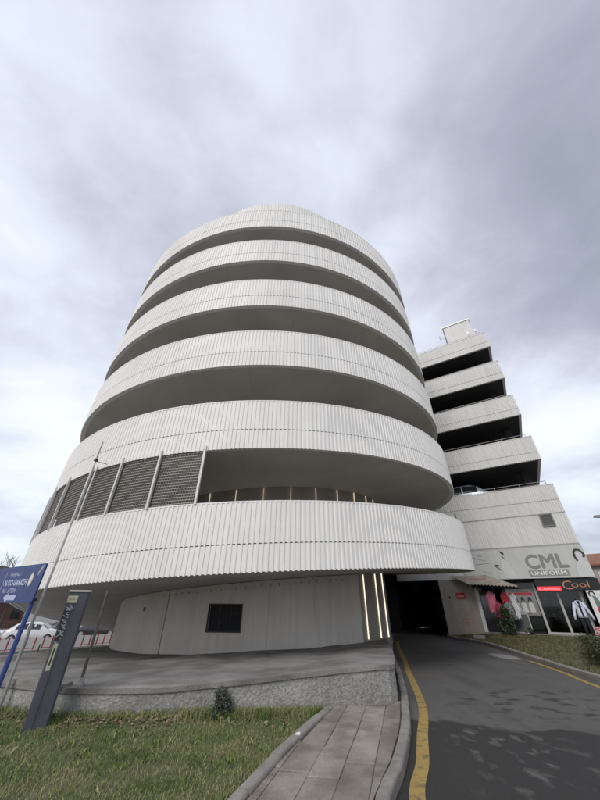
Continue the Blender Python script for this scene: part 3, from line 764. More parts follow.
b = MB()   # shelving inside, seen dimly through the panes
for z in (.9, 1.45, 2.0): b.box(.9, 5.6, -3.0, -2.7, z, z + .03, F)
for i in range(26): s = .95 + i * .178; b.box(s, s + .12, -2.95, -2.75, random.choice((.93, 1.48, 2.03)), random.choice((1.2, 1.35, 1.75)) + random.random() * .3, F)
b.build('shelving', M['plaster'], bld)
# poster on the left window bay
def Fs(s, z, n_): return lambda x, y, d: F(s - x, n_ + d, z + y)      # text reads left to right => decreasing s
b = MB(); b.box(2.95, 4.34, -.588, -.572, 1.15, 2.42, F); po = b.build('window_poster', mat('grey_poster_print', (.22, .22, .215), .6, var=.15, scale=3), bld)  # the poster's own print is a slightly uneven dark grey
po['label'] = 'grey printed poster filling the left shop window'
b = MB(); b.box(3.05, 4.25, -.571, -.566, 2.12, 2.24, F, 0); b.build('poster_stripe', M['red'], po)
for hs_ in (3.95, 3.62, 3.27):
    b = MB(); b.prism([(hs_ + .085 * math.cos(t), 1.93 + .10 * math.sin(t)) for t in np.arange(0, PI + .1, .3)] + [(hs_ - .11, 1.80), (hs_ - .05, 1.83), (hs_, 1.9), (hs_ + .05, 1.82), (hs_ + .1, 1.8)], -.571, -.567, F=lambda x, y, z_: F(x, z_, y)); b.build('printed_head', M['ink'], po)
    b = MB(); b.prism([(hs_ + .13, 1.3), (hs_ + .12, 1.7), (hs_, 1.8), (hs_ - .12, 1.7), (hs_ - .13, 1.3)], -.5713, -.5695, F=lambda x, y, z_: F(x, z_, y)); b.build('printed_coat', M['signgrey'], po)
t, xr = text_mb('UNIFORMA PUNE', .13, Fs(4.2, 2.26, -.571), .004, squeeze=1.0); t.build('poster_lettering', M['ink'], po)
for z, tx in ((1.2, 'SHKOLLORE  MJEKSI'),):
    t, xr = text_mb(tx, .085, Fs(4.15, z, -.571), .004); t.build('poster_lettering', M['ink'], po)

# ---- CML sign : flat printed board in the wall plane
board = thing('shop_sign', F(3, .05, 3.7), 'long pale grey shop sign reading CML UNIFORM above the shop windows', 'sign')
b = MB(); b.box(-.04, 6.25, .045, .10, 2.92, 4.50, F); b.build('board', M['signgrey'], board)
b = MB()
for s0, s1, z0, z1 in ((-.05, 6.26, 2.90, 2.925), (-.05, 6.26, 4.495, 4.52)): b.box(s0, s1, .04, .11, z0, z1, F)
b.build('edge_trim', M['alu'], board)
def fit_text(tx, s_left, s_right, z, size, nn, m_, nm, parent, bold=0., depth=.02):
    t, (x0, x1) = text_mb(tx, size, lambda x, y, d: (x, y, d), depth, bold=bold)
    k = (s_left - s_right) / (x1 - x0)
    t.v = [F(s_left - (x - x0) * k, nn + d, z + y) for x, y, d in t.v]
    return t.build(nm, m_, parent)
for q_, (ds_, dz_) in enumerate(((0, 0), (.028, 0), (-.028, 0), (0, .022), (0, -.022))):
    fit_text('CML', 2.83 + ds_, .90 + ds_, 3.42 + dz_, .98, .10 + q_ * .0015, M['lettergrey'], 'lettering', board, bold=.0)
b = MB(); b.box(.98, 2.86, .101, .108, 3.0, 3.31, F); b.build('letter_band', M['letterband'], board)
fit_text('UNIFORM', 2.75, 1.1, 3.06, .27, .108, M['white'], 'lettering', board, bold=.006, depth=.008)
def arc_blob(m_, pts, w_, nn, th=.006):   # ribbon drawn as flat print with thickness
    m_.tube([F(s, nn, z) for s, z in pts], w_, 6)
b = MB()   # printed heads: dark hair arcs
hair = [(.42, 3.72), (.47, 3.9), (.44, 4.12), (.33, 4.24), (.17, 4.22), (.06, 4.08), (.03, 3.95), (.08, 3.88)]
for (s, z), (s2, z2) in zip(hair, hair[1:]):
    d_ = Vector((s2 - s, z2 - z)).normalized(); q = Vector((-d_.y, d_.x)) * .05
    b.prism([(s - q.x, z - q.y), (s2 - q.x, z2 - q.y), (s2 + q.x, z2 + q.y), (s + q.x, z + q.y)], .101, .105, F=lambda x, y, z_: F(x, z_, y))
for s, z in hair: b.prism([(s + .05 * math.cos(t), z + .05 * math.sin(t)) for t in np.arange(0, 2 * PI, .6)], .1012, .1052, F=lambda x, y, z_: F(x, z_, y))
for pts in ([(4.05, 4.4), (3.85, 4.35), (3.8, 4.15), (3.9, 4.2), (4.0, 4.3)], [(3.98, 4.12), (3.9, 3.95), (3.84, 3.92), (3.92, 4.1)], [(4.5, 3.6), (4.2, 3.35), (4.16, 3.36), (4.42, 3.62), (4.22, 3.6), (4.22, 3.64), (4.5, 3.68)]):
    MB().prism(pts, .101, .105, F=lambda x, y, z_: F(x, z_, y)).build('printed_hair', M['ink'], board)
b.build('printed_hair', M['ink'], board)
b = MB()   # pale printed figures
b.prism([(.4, 3.75), (.38, 4.0), (.28, 4.12), (.14, 4.05), (.1, 3.9), (.14, 3.75), (-.02, 3.55), (-.03, 2.95), (.62, 2.95), (.55, 3.4), (.45, 3.62)], .1001, .1009, F=lambda x, y, z_: F(x, z_, y))
pm_ = mat('pale_printed_figure', (.56, .57, .57), .5, var=.05); b.build('printed_figure', pm_, board)
MB().prism([(3.95, 4.05), (3.85, 3.9), (3.6, 3.5), (3.5, 2.95), (4.1, 2.95), (4.15, 3.5)], .1001, .1009, F=lambda x, y, z_: F(x, z_, y)).build('printed_figure', pm_, board)
b = MB()
for s0, z0, s1, z1 in ((5.6, 4.1, 4.9, 3.9), (5.5, 3.7, 4.7, 3.78), (5.3, 4.2, 5.0, 4.15), (5.2, 3.35, 4.8, 3.2)):
    d_ = Vector((s1 - s0, z1 - z0)).normalized(); q = Vector((-d_.y, d_.x)) * .02
    b.prism([(s0 - q.x, z0 - q.y), (s1 - q.x, z1 - q.y), (s1 + q.x, z1 + q.y), (s0 + q.x, z0 + q.y)], .1012, .104, F=lambda x, y, z_: F(x, z_, y))
b.build('faded_print', M['letterband'], board)

# black fascia with copper lettering
fas = thing('fascia_sign', F(1, 0, 2.6), 'black fascia board with copper letters reading Cool under the grey sign', 'sign')
b = MB(); b.box(-.1, 2.75, -.14, -.04, 2.32, 2.86, F); b.build('board', M['black'], fas)
fit_text('C', 1.52, 1.08, 2.36, .58, -.04, M['orange'], 'lettering', fas, bold=-.002)
fit_text('ool', 1.12, .36, 2.45, .40, -.04, M['orange'], 'lettering', fas)
led = thing('lit_sign', F(2.1, 0, 2.4), 'glowing red light box with script lettering over the shop door', 'sign')
b = MB(); b.box(1.62, 2.72, .0, .05, 2.30, 2.50, F); b.build('light_box', M['redlit'], led)
fit_text('Camilla', 2.66, 1.70, 2.34, .16, .05, M['redlit2'], 'lettering', led)
# small wall signs on the plain wall
s1_ = thing('wall_sign', F(6.8, -.1, 2), 'small dark red sign with pale letters high on the cream wall', 'sign')
b = MB(); b.box(6.58, 7.06, -.14, -.10, 1.94, 2.26, F); b.build('board', M['red'], s1_)
fit_text('KASA', 7.0, 6.64, 2.03, .17, -.10, M['signgrey'], 'lettering', s1_, depth=.004)
s2_ = thing('wall_plate', F(6.9, -.1, .8), 'small brown plate with pale marks low on the cream wall', 'sign')
b = MB(); b.box(6.72, 7.0, -.14, -.12, .72, .93, F); b.build('plate', M['orange'], s2_)
fit_text('24h', 6.97, 6.76, .78, .11, -.12, M['signgrey'], 'lettering', s2_, depth=.003)
b = MB(); b.tube([F(7.45, .0, 2.0), F(7.45, .035, 2.0)], .06, 10); tag(b.build('wall_bell', M['ink']), 'small round black bell on the pillar beside the dark passage', 'bell')
# shop door under the canopy
door = MB(); door.box(5.1, 5.795, -.5, -.44, .33, 2.35, F); dd = door.build('door', M['glassdark'], bld)
b = MB(); b.box(5.80, 5.975, -.5, -.13, .0, 2.55, F); b.build('door_frame', M['white'], bld)
b = MB(); b.box(5.2, 5.26, -.44, -.40, 1.1, 1.5, F); b.build('handle', M['alu'], dd)
# small lit word over the door
b = MB(); b.box(5.55, 5.84, -.12, -.08, 2.36, 2.5, F); ws = b.build('door_sign', M['ink']); tag(ws, 'tiny dark sign with white letters above the door under the canopy', 'sign')
fit_text('HALA', 5.82, 5.58, 2.39, .1, -.08, M['white'], 'lettering', ws, depth=.003)
# corrugated canopy
can = thing('corrugated_canopy', F(5.4, .5, 2.8), 'weathered corrugated fibre cement canopy over the shop doorway', 'canopy')
def sheet():
    m_ = MB(); ns = 120; s0, s1 = 3.62, 6.12; vs = []
    rows = ((-.0, 3.16, 3.0), (1.02, 2.66, 2.52))
    for i in range(ns + 1):
        s = s0 + (s1 - s0) * i / ns; w_ = .032 * math.cos(2 * PI * (s - s0) / .177)
        for off in (0, -.014):
            t = i / ns
            zt0 = 2.80 + (3.17 - 2.80) * min(1, t * 1.9) + w_ + off; zt1 = 2.52 + .16 * t + w_ + off
            n1 = 1.02
            sw = 5.15 + (7.1 - 5.15) * t; se = 3.62 + (6.12 - 3.62) * t
            vs += [F(sw, .112, 3.14 + w_ * .8 + off - (.22 if False else 0)), F(se, n1, 2.50 + .16 * t + w_ + off)]
    fs = []
    for i in range(ns):
        o = i * 4; p = o + 4; fs += [(o, o + 1, p + 1, p), (o + 2, o + 3, p + 3, p + 2), (o + 1, o + 3, p + 3, p + 1), (o, o + 2, p + 2, p)]
    fs += [(0, 1, 3, 2), (ns * 4, ns * 4 + 1, ns * 4 + 3, ns * 4 + 2)]
    return m_.add(vs, fs)
sheet().build('sheet', M['fiber'], can)
b = MB()
for s in (3.9, 4.9, 5.9): b.hexa([F(s, .0, 2.45), F(s + .05, .0, 2.45), F(s + .05, .9, 2.44 + .1), F(s, .9, 2.44 + .1), F(s, .0, 2.50), F(s + .05, .0, 2.50), F(s + .05, .9, 2.6), F(s, .9, 2.6)])
b.box(3.7, 6.0, .84, .89, 2.44, 2.48, F); b.build('bracket', M['dark'], can)
t, (x0, x1) = text_mb('PARKING', .2, lambda x, y, d: (x, y, d), .004)
t.v = [F(6.05 - (x - x0) * 1.1 - (.62 - (.62 - y)) * 0, .62 - y * 1.2, 2.86 + y * .62 + d + .03) for x, y, d in t.v]; t.build('painted_letters', M['orange'], can)

# hanging clothes
def garment(name, label, s0, s1, z0, z1, nn, m_, seed, sleeves=True):
    r_ = random.Random(seed); b = MB(); nz = 14; ns = 18; vs = []
    for side_ in (0, 1):
        for j in range(nz + 1):
            v = j / nz; z = z1 + (z0 - z1) * v
            half = (.5 * (s1 - s0)) * (.55 + .45 * min(1, v * 4)) * (1 + .08 * v)
            for i in range(ns + 1):
                u = i / ns * 2 - 1; s = (s0 + s1) / 2 + u * half + .02 * math.sin(9 * v + seed)
                dn = .035 * math.sin(u * 9 + seed + v * 2) * v + .05 * math.sqrt(max(0, 1 - u * u))
                vs.append(F(s, nn + (dn if side_ == 0 else -.05 * math.sqrt(max(0, 1 - u * u)) + .02 * math.sin(u * 9 + seed) * v), z + .03 * math.sin(u * 5 + seed) * v))
    W = ns + 1; H = nz + 1; fs = []
    for k in (0, 1):
        for j in range(nz):
            for i in range(ns): o = k * W * H + j * W + i; fs.append((o, o + 1, o + W + 1, o + W))
    for j in range(nz):
        for i in (0, ns): o = j * W + i; fs.append((o, o + W, o + W + W * H, o + W * H))
    for i in range(ns):
        for j in (0, nz): o = j * W + i; fs.append((o, o + 1, o + 1 + W * H, o + W * H))
    b.add(vs, fs)
    if sleeves:
        for sg, sx in ((1, s1), (-1, s0)):
            b.tube([F((s0 + s1) / 2 + sg * .35 * (s1 - s0), nn, z1 - .06), F(sx + sg * .0, nn + .03, z1 - .25), F(sx + sg * .0, nn + .05, z1 - .45)], [.035, .038, .03], 8)
    o = b.build(name, m_, smooth=True); b2 = MB(); c = (s0 + s1) / 2
    b2.tube([F(c, nn, z1 - .02), F(c, nn, z1 + .05), F(c - .02, nn, z1 + .09)], .006, 5); b2.build('hanger', M['steel'], o)
    return tag(o, label, 'clothing', 'clothes hung outside the shop door')
garment('hanging_tunic', 'pink medical tunic hung nearest the doorway under the canopy', 4.95, 5.35, 1.25, 2.28, .42, M['pink'], 1)
garment('hanging_tunic', 'darker pink tunic hung under the right end of the canopy', 4.72, 5.02, 1.0, 1.75, .55, mat('crimson_patterned_cloth', (.3, .05, .08), .9, var=.4, scale=14), 2)
garment('hanging_coat', 'long off white coat hung low between doorway and dark bush', 4.62, 5.05, .42, 1.15, .38, M['whitecloth'], 3, False)
garment('hanging_coat', 'black and white patterned top hung behind the dark bush', 4.15, 4.6, .95, 1.75, .42, mat('patterned_black_white_cloth', (.2, .2, .2), .9, var=1., scale=22), 4)
garment('hanging_tunic', 'narrow white tunic hung at the right edge of the canopy', 3.92, 4.16, 1.0, 2.2, .36, M['whitecloth'], 5)
garment('hanging_tunic', 'dull red tunic hung in the shade below the canopy eave', 4.3, 4.62, 1.72, 2.25, .32, M['red'], 6)
# long white banner cloth beside door
# framed blackboard leaning on the window
fb = thing('leaning_board', F(3.95, -.3, .33), 'black board with pale frame leaning against the shop window', 'board')
def Lb(s, n_, z): return F(s, n_ + (z - .33) * -.22 + .0, z)
b = MB(); b.box(3.62, 4.38, -.21, -.19, .36, 1.2, Lb); b.build('panel', M['ink'], fb)
b = MB(); b.box(3.58, 3.63, -.22, -.17, .335, 1.24, Lb); b.box(4.37, 4.42, -.22, -.17, .335, 1.24, Lb); b.box(3.63, 4.37, -.22, -.17, 1.19, 1.24, Lb); b.box(3.63, 4.37, -.22, -.17, .335, .385, Lb); b.build('frame', M['plaster'], fb)
# dark low machine/seat behind glass
b = MB(); b.box(3.02, 3.55, -1.1, -.72, .34, .95, F); b.box(3.08, 3.5, -1.0, -.75, .95, 1.0, F); tag(b.build('display_cabinet', M['black']), 'low black cabinet behind the shop glass below the grey poster', 'cabinet')

# mannequin in white shirt
man = thing('mannequin', F(1.0, -.35, .33), 'headless mannequin in open pale shirt and black trousers right of the shop door', 'mannequin')
def ell(m_, cs, n=14):
    vs = []; fs = []
    for (s, nn, z, a, b_) in cs:
        for k in range(n): t = 2 * PI * k / n; vs.append(F(s + a * math.cos(t), nn + b_ * math.sin(t), z))
    for i in range(len(cs) - 1):
        for k in range(n): fs.append((i * n + k, i * n + (k + 1) % n, (i + 1) * n + (k + 1) % n, (i + 1) * n + k))
    fs += [tuple(range(n)), tuple((len(cs) - 1) * n + k for k in range(n - 1, -1, -1))]
    m_.add(vs, fs)
N0 = -.35; sc0 = 1.12
b = MB(); ell(b, [(sc0, N0, 1.12, .20, .13), (sc0, N0, 1.22, .185, .12), (sc0, N0, 1.40, .17, .11), (sc0, N0, 1.6, .19, .12), (sc0, N0, 1.74, .20, .11), (sc0, N0, 1.80, .12, .08), (sc0, N0, 1.84, .065, .06)]); b.build('torso', M['darkcloth'], man, smooth=True)
b = MB()
ell(b, [(sc0, N0, 1.10, .235, .15), (sc0, N0, 1.25, .20, .145), (sc0, N0, 1.45, .19, .135), (sc0, N0, 1.64, .225, .14), (sc0, N0, 1.76, .22, .12), (sc0, N0, 1.82, .12, .09), (sc0, N0, 1.86, .075, .07)], 20)
for sg in (1, -1):
    b.tube([F(sc0 + sg * .17, N0, 1.75), F(sc0 + sg * .27, N0 + .03, 1.5), F(sc0 + sg * .35, N0 + .10, 1.24), F(sc0 + sg * .40, N0 + .14, 1.0)], [.075, .068, .058, .05], 10)
    b.hexa([F(sc0 + sg * .02, N0 + .14, 1.72), F(sc0 + sg * .13, N0 + .10, 1.84), F(sc0 + sg * .16, N0 + .12, 1.74), F(sc0 + sg * .05, N0 + .165, 1.58), F(sc0 + sg * .02, N0 + .155, 1.74), F(sc0 + sg * .13, N0 + .12, 1.86), F(sc0 + sg * .16, N0 + .14, 1.76), F(sc0 + sg * .05, N0 + .18, 1.58)])
b.build('shirt', M['skyshirt'], man, smooth=True)
b = MB()
for sg in (1, -1): b.tube([F(sc0 + sg * .08, N0, 1.15), F(sc0 + sg * .10, N0 + .01, .8), F(sc0 + sg * .11, N0, .35)], [.11, .085, .065], 10)
b.build('trousers', M['darkcloth'], man, smooth=True)
b = MB(); b.prism([(sc0 - .03, 1.05), (sc0 + .03, 1.05), (sc0 + .045, 1.5), (sc0 + .06, 1.84), (sc0 - .06, 1.84), (sc0 - .045, 1.5)], N0 + .10, N0 + .158, F=lambda x, y, z_: F(x, z_, y)); b.build('dark_shirt_front', M['darkcloth'], man)
b = MB(); b.tube([F(sc0, N0, 1.83), F(sc0, N0, 1.91)], [.055, .05], 10); b.build('neck', M['ink'], man)

# poster wall beyond the corner and low pink sign board
ph_ = thing('poster_board', F(-.5, 0, .25), 'white poster panel with red letters and a woman portrait at the building corner', 'poster')
def Fc(s, n_, z): return F(s - .02, n_, z)
b = MB(); b.box(-1.6, .62, -.02, .03, .25, 2.30, F); b.build('panel', M['white'], ph_)
b = MB(); 
hs = [(-.18, 2.15), (-.15, 2.3), (-.25, 2.42), (-.38, 2.4), (-.45, 2.25), (-.4, 2.2), (-.35, 2.32), (-.26, 2.34), (-.22, 2.25), (-.24, 2.14)]
b.prism(hs, -.549, -.545, F=lambda x, y, z_: F(x + .72, z_ + .58, y - .12)); b.build('printed_hair', M['ink'], ph_)
b = MB(); b.prism([(-.28, 2.2), (-.42, 2.15), (-.62, 1.6), (-.66, 1.3), (-.35, 1.3), (-.3, 1.7)], -.549, -.546, F=lambda x, y, z_: F(x + .72, z_ + .58, y - .12)); b.build('printed_figure', mat('teal_print', (.12, .17, .17), .6, var=.2), ph_)
for tx, s_, z_, sz in (('C', -.40, 1.45, .62), ('A', -.42, .95, .5), ('R', -.72, 2.0, .55), ('ML', -.95, 1.45, .6)):
    t, xr = text_mb(tx, sz, Fs(s_ + .86, z_ - .25, .031), .004, bold=.01); t.build('lettering', M['red'], ph_)
SLS = 1.02
pk = thing('low_sign', F(-.2, .8, .3), 'small pink and white sign on a stake behind the right bush', 'sign')
b = MB(); b.box(-.1, SLS, .78, .82, .36, .77, F); b.build('board', mat('pale_pink_board', (.5, .36, .36), .6, var=.06), pk)
b = MB(); b.box(.4, .44, .74, .779, .2, .75, F); b.build('stake', M['steel'], pk)
for tx, z_ in (('POROSI', .60), ('SHITJE', .40)):
    t, xr = text_mb(tx, .18, Fs(SLS - .04, z_, .82), .004, bold=.006); t.build('lettering', M['red'], pk)

# ------------------------------------------------------------------ verge (grass in front of the shops)
VW = []  # polygon strips between kerb and building
def vz(x, y, t): return .10 + .24 * sst(0, .7, t)
vv = []; rows = 0; KI = offset(KR, -.16)
for k in range(0, len(KI), 2):
    p = KI[k]
    if p[1] < 3: continue
    # far side : building plinth line or open ground to the right
    if p[1] > 8.0:
        s = 6.9 - (min(21, max(8, p[1])) - 8) / 13 * 0
    rows += 1
# build as fan of rows running outward from the kerb towards +X/+Y up to facade line n=.3
def far_pt(p):
    q = Vector(p); dirv = Vector((.75, .66)).normalized() if p[1] < 19 else Vector((.62, .78)).normalized()
    # intersect with n = .0 plane
    t = (nv.dot(O + nv * -.3 - q)) / nv.dot(dirv) if nv.dot(dirv) != 0 else 10
    t = min(abs(t), 26); return q + dirv * t
rowsP = [p for p in KI if p[1] > 1.5]
nn_ = 12; vs = []
for p in rowsP:
    f_ = far_pt(p)
    for i in range(nn_ + 1):
        t = i / nn_; q = Vector(p) * (1 - t) + f_ * t; dist = (q - Vector(p)).length
        vs.append((q.x, q.y, .10 + .20 * sst(0, 4.0, dist) + .02 * math.sin(q.x * 1.7) * math.sin(q.y * 1.3)))
fs = [(j * (nn_ + 1) + i, j * (nn_ + 1) + i + 1, (j + 1) * (nn_ + 1) + i + 1, (j + 1) * (nn_ + 1) + i) for j in range(len(rowsP) - 1) for i in range(nn_)]
tag(MB().add(vs, fs).build('verge', M['soil'], recalc=False), kind='structure')

# ------------------------------------------------------------------ grass blades
def blades(name, pts, h0, h1, w, m_, seed, lean=.5):
    r_ = np.random.default_rng(seed); n = len(pts); pts = np.asarray(pts)
    ang = r_.uniform(0, 2 * PI, n); h = r_.uniform(h0, h1, n); ln = r_.uniform(.05, lean, n) * h * 1.6; la = r_.uniform(0, 2 * PI, n)
    dx = np.cos(ang) * w / 2; dy = np.sin(ang) * w / 2
    ww = r_.uniform(.7, 1.4, n); dx *= ww; dy *= ww
    v = np.zeros((n, 5, 3)); X, Y, Z = pts.T
    v[:, 0] = np.stack([X - dx, Y - dy, Z], 1); v[:, 1] = np.stack([X + dx, Y + dy, Z], 1)
    mx = X + np.cos(la) * ln * .35; my = Y + np.sin(la) * ln * .35
    v[:, 2] = np.stack([mx + dx * .8, my + dy * .8, Z + h * .6], 1); v[:, 3] = np.stack([mx - dx * .8, my - dy * .8, Z + h * .6], 1)
    v[:, 4] = np.stack([X + np.cos(la) * ln, Y + np.sin(la) * ln, Z + h], 1)
    me = bpy.data.meshes.new(name); me.vertices.add(n * 5); me.vertices.foreach_set('co', v.reshape(-1))
    idx = np.arange(n)[:, None] * 5; quad = idx + np.array([[0, 1, 2, 3]]); tri = idx + np.array([[3, 2, 4]])
    loops = np.concatenate([quad, tri], 1).reshape(-1); me.loops.add(n * 7); me.loops.foreach_set('vertex_index', loops)
    me.polygons.add(n * 2); st = np.stack([np.arange(n) * 7, np.arange(n) * 7 + 4], 1).reshape(-1); me.polygons.foreach_set('loop_start', st)
    me.update(calc_edges=True); me.validate(); me.materials.append(m_)
    o = bpy.data.objects.new(name, me); COL.objects.link(o); return o
fx = np.array([p[0] for p in front]); fy = np.array([p[1] for p in front])
bx = np.array([p[0] for p in BR]); by = np.array([p[1] for p in BR])
def lz(x, y): return .03 + .03 * np.sin(x * .9 + 1) * np.sin(y * .7) + .05 * np.exp(-((np.interp(x, fx, fy) - y) / .5) ** 2)
# lawn soil sheet
xs = np.arange(-12, .75, .3); ysn = np.arange(0, 1.001, .05); vs = []
ys_at = lambda x: np.interp(x, fx, fy) + .05
def lawn_right(y): return np.interp(y, by, bx) - .08
vs = []; ny = 30; nxx = 24
for j in range(ny + 1):
    for i in range(nxx + 1):
        y0 = 1.0; u = i / nxx; t = j / ny
        x = -12 + u * 12.6
        y = y0 + t * (float(ys_at(min(x, .45))) - y0 + .0)
        xr = float(lawn_right(y)); x = min(x, xr + .04)
        vs.append((x, y, float(lz(x, y)) if y < 7.5 else .03))
tag(MB().add(vs, [(j * (nxx + 1) + i, j * (nxx + 1) + i + 1, (j + 1) * (nxx + 1) + i + 1, (j + 1) * (nxx + 1) + i) for j in range(ny) for i in range(nxx)]).build('lawn_soil', M['soil'], recalc=False), kind='structure')
NB = 170000
x = rng.uniform(-8.5, .7, NB); y = rng.uniform(3.2, 8.0, NB)
ok = (y < np.interp(x, fx, fy) - .02) & (x < np.interp(y, by, bx) - .09)
dwall = np.interp(x, fx, fy) - y
pat = np.sin(x * 2.3 + 1.3 * np.sin(y * 1.9)) * np.sin(y * 2.9 + np.sin(x * 1.7)) 
bare = (dwall < .38 + .25 * np.sin(x * 2.1) + .12 * np.sin(x * 5.3)) & (x < -1.9)
keep = ok & ~(bare & (rng.random(NB) < .90)) & ~((pat > .55) & (rng.random(NB) < .45))
x, y = x[keep], y[keep]
tag(blades('lawn_grass', np.stack([x, y, lz(x, y) - .004], 1), .016, .045, .006, M['grassblade'], 1, .9), 'short patchy green and straw coloured lawn in front of the podium', 'grass', kind='stuff')
NB = 9000; x = rng.uniform(-5, .5, NB); dd_ = np.abs(rng.normal(0, .14, NB)); y = np.interp(x, fx, fy) - .03 - dd_
k = (x < np.interp(y, by, bx) - .1) & ((x > -1.9) | (rng.random(NB) < .25)); x, y = x[k], y[k]
tag(blades('wall_foot_grass', np.stack([x, y, lz(x, y)], 1), .05, .13, .007, M['grassblade'], 2, .8), 'longer grass tufts along the foot of the roughcast wall', 'grass', kind='stuff')
NB = 1100; cxw = rng.uniform(-6, .3, 60); cyw = rng.uniform(4, 7.3, 60); q = rng.integers(0, 60, NB)
x = cxw[q] + rng.normal(0, .05, NB); y = cyw[q] + rng.normal(0, .05, NB); k = (y < np.interp(x, fx, fy) - .1) & (x < np.interp(y, by, bx) - .12); x, y = x[k], y[k]
tag(blades('broadleaf_weeds', np.stack([x, y, lz(x, y)], 1), .03, .06, .018, M['grassblade'], 12, 1.2), 'scattered low broad leaved weeds in the lawn', 'weeds', kind='stuff')
# dry leaf litter at the wall foot
lm = leafmat('dry_leaf_litter', (.16, .11, .06), (.30, .23, .15))
lb = MB()
for i in range(900):
    x_ = random.uniform(-6.5, -.2) if i % 3 else random.uniform(-3.6, -1.7); y_ = float(np.interp(x_, fx, fy)) - abs(random.gauss(0, .22)) - .04
    z_ = float(lz(x_, y_)) + random.uniform(.0, .03); a = random.uniform(0, 6.3); l = random.uniform(.015, .045); q = random.uniform(-.02, .02)
    lb.add([(x_ - math.cos(a) * l, y_ - math.sin(a) * l, z_), (x_ + math.sin(a) * l * .5, y_ - math.cos(a) * l * .5, z_ + q), (x_ + math.cos(a) * l, y_ + math.sin(a) * l, z_ + .01), (x_ - math.sin(a) * l * .5, y_ + math.cos(a) * l * .5, z_ + abs(q))], [(0, 1, 2), (0, 2, 3)])
tag(lb.build('leaf_litter', lm, recalc=False), 'dry brown leaf litter along the foot of the podium wall', 'leaf litter', kind='stuff')
# verge blades
NB = 60000; k = rng.integers(0, len(rowsP) - 1, NB); tt = rng.random(NB)
PA = np.array(rowsP); FA = np.array([far_pt(p) for p in rowsP]); fr_ = rng.random(NB)
p = PA[k] * (1 - fr_[:, None]) + PA[k + 1] * fr_[:, None]; q = FA[k] * (1 - fr_[:, None]) + FA[k + 1] * fr_[:, None]
L_ = np.linalg.norm(q - p, axis=1); pos = p + (q - p) * tt[:, None] * np.minimum(1, 9 / L_)[:, None]
dist = np.linalg.norm(pos - p, axis=1); ts = np.clip(dist / 4, 0, 1); zz = .10 + .20 * ts * ts * (3 - 2 * ts) + .02 * np.sin(pos[:, 0] * 1.7) * np.sin(pos[:, 1] * 1.3)
sN = (pos - np.array(O)) @ np.array(nv); kk = (sN > .3) & ((np.sin(pos[:, 0] * 3 + pos[:, 1]) * np.sin(pos[:, 1] * 2.1) < .45) | (rng.random(NB) < .4)) & (pos[:, 1] > 6)
tag(blades('verge_grass', np.stack([pos[kk, 0], pos[kk, 1], zz[kk] - .004], 1), .03, .085, .013, M['vergeblade'], 3, .9), 'thin dry green grass verge between the kerb and the shops', 'grass', kind='stuff')

# ------------------------------------------------------------------ shrubs
def shrub(name, label, loc, rad, h, n, m_, seed, leaf=.05, stems=8, cone=0., cat='shrub', group=None):
    r_ = random.Random(seed); t = thing(name, loc, label, cat, group); b = MB(); st = MB(); L0 = Vector(loc)
    for i in range(stems):
        a = r_.uniform(0, 2 * PI); rr = rad * r_.uniform(.2, .75); top = L0 + Vector((math.cos(a) * rr, math.sin(a) * rr, h * r_.uniform(.6, .95)))
        st.tube([L0 + Vector((math.cos(a) * .03, math.sin(a) * .03, -.03)), L0.lerp(top, .5) + Vector((0, 0, h * .05)), top], [.012, .009, .004], 5)
    clumps = [(r_.uniform(0, 2 * PI), r_.random() ** .6, r_.uniform(.12, 1)) for _ in range(max(10, n // 60))]
    for i in range(n):
        a, q, zz_ = r_.choice(clumps); prof = math.sin(min(1, max(.05, zz_)) * PI * .82 + .35) * (1 - cone * zz_)
        c = L0 + Vector((math.cos(a) * rad * q * prof, math.sin(a) * rad * q * prof, h * zz_ * .92)) + Vector((r_.gauss(0, rad * .16), r_.gauss(0, rad * .16), r_.gauss(0, h * .07)))
        if c.z < L0.z: c.z = L0.z + .02
        d = Vector((r_.gauss(0, 1), r_.gauss(0, 1), r_.gauss(.5, .8))).normalized(); s_ = d.orthogonal().normalized(); s_ = (Matrix.Rotation(r_.uniform(0, 6.3), 3, d) @ s_)
        l = leaf * r_.uniform(.6, 1.3)
        b.add([c - d * l * .5, c + s_ * l * .22, c + d * l * .5, c - s_ * l * .22], [(0, 1, 2, 3)])
    b.build('foliage', m_, t, recalc=False); st.build('stems', M['stem'], t); return t
shrub('small_bush', 'small grey green bush growing against the podium wall', (-1.28, 6.98, .03), .17, .42, 1500, M['leafgrey'], 5, .045, 9)
vp = F(4.6, 1.0, .30)
shrub('dark_bush', 'dark green bush in front of the shop doorway and clothes', vp, .46, 1.25, 2400, M['leaf'], 6, .10, 10, .2)
shrub('clipped_bush', 'olive green rounded bush at the right edge of the verge', (8.85, 11.75, .22), .6, .66, 3600, M['leafred'], 7, .06, 10)
shrub('weed_tuft', 'small green weed beside the dark bush near the shop plinth', F(3.7, .9, .3), .22, .35, 350, M['leaf'], 8, .07, 5)
shrub('weed_tuft', 'dry weed clump where the border kerb meets the podium wall', (.02, 7.55, .05), .22, .16, 260, M['leafred'], 9, .05, 5)
# pale stone in the verge edge
b = MB(); b.prism([(9.3, 20.6), (9.7, 20.3), (9.9, 20.55), (9.5, 20.9)], .05, .27); tag(b.build('stone_block', M['plaster']), 'pale flat stone block lying at the wall foot by the kerb', 'stone')

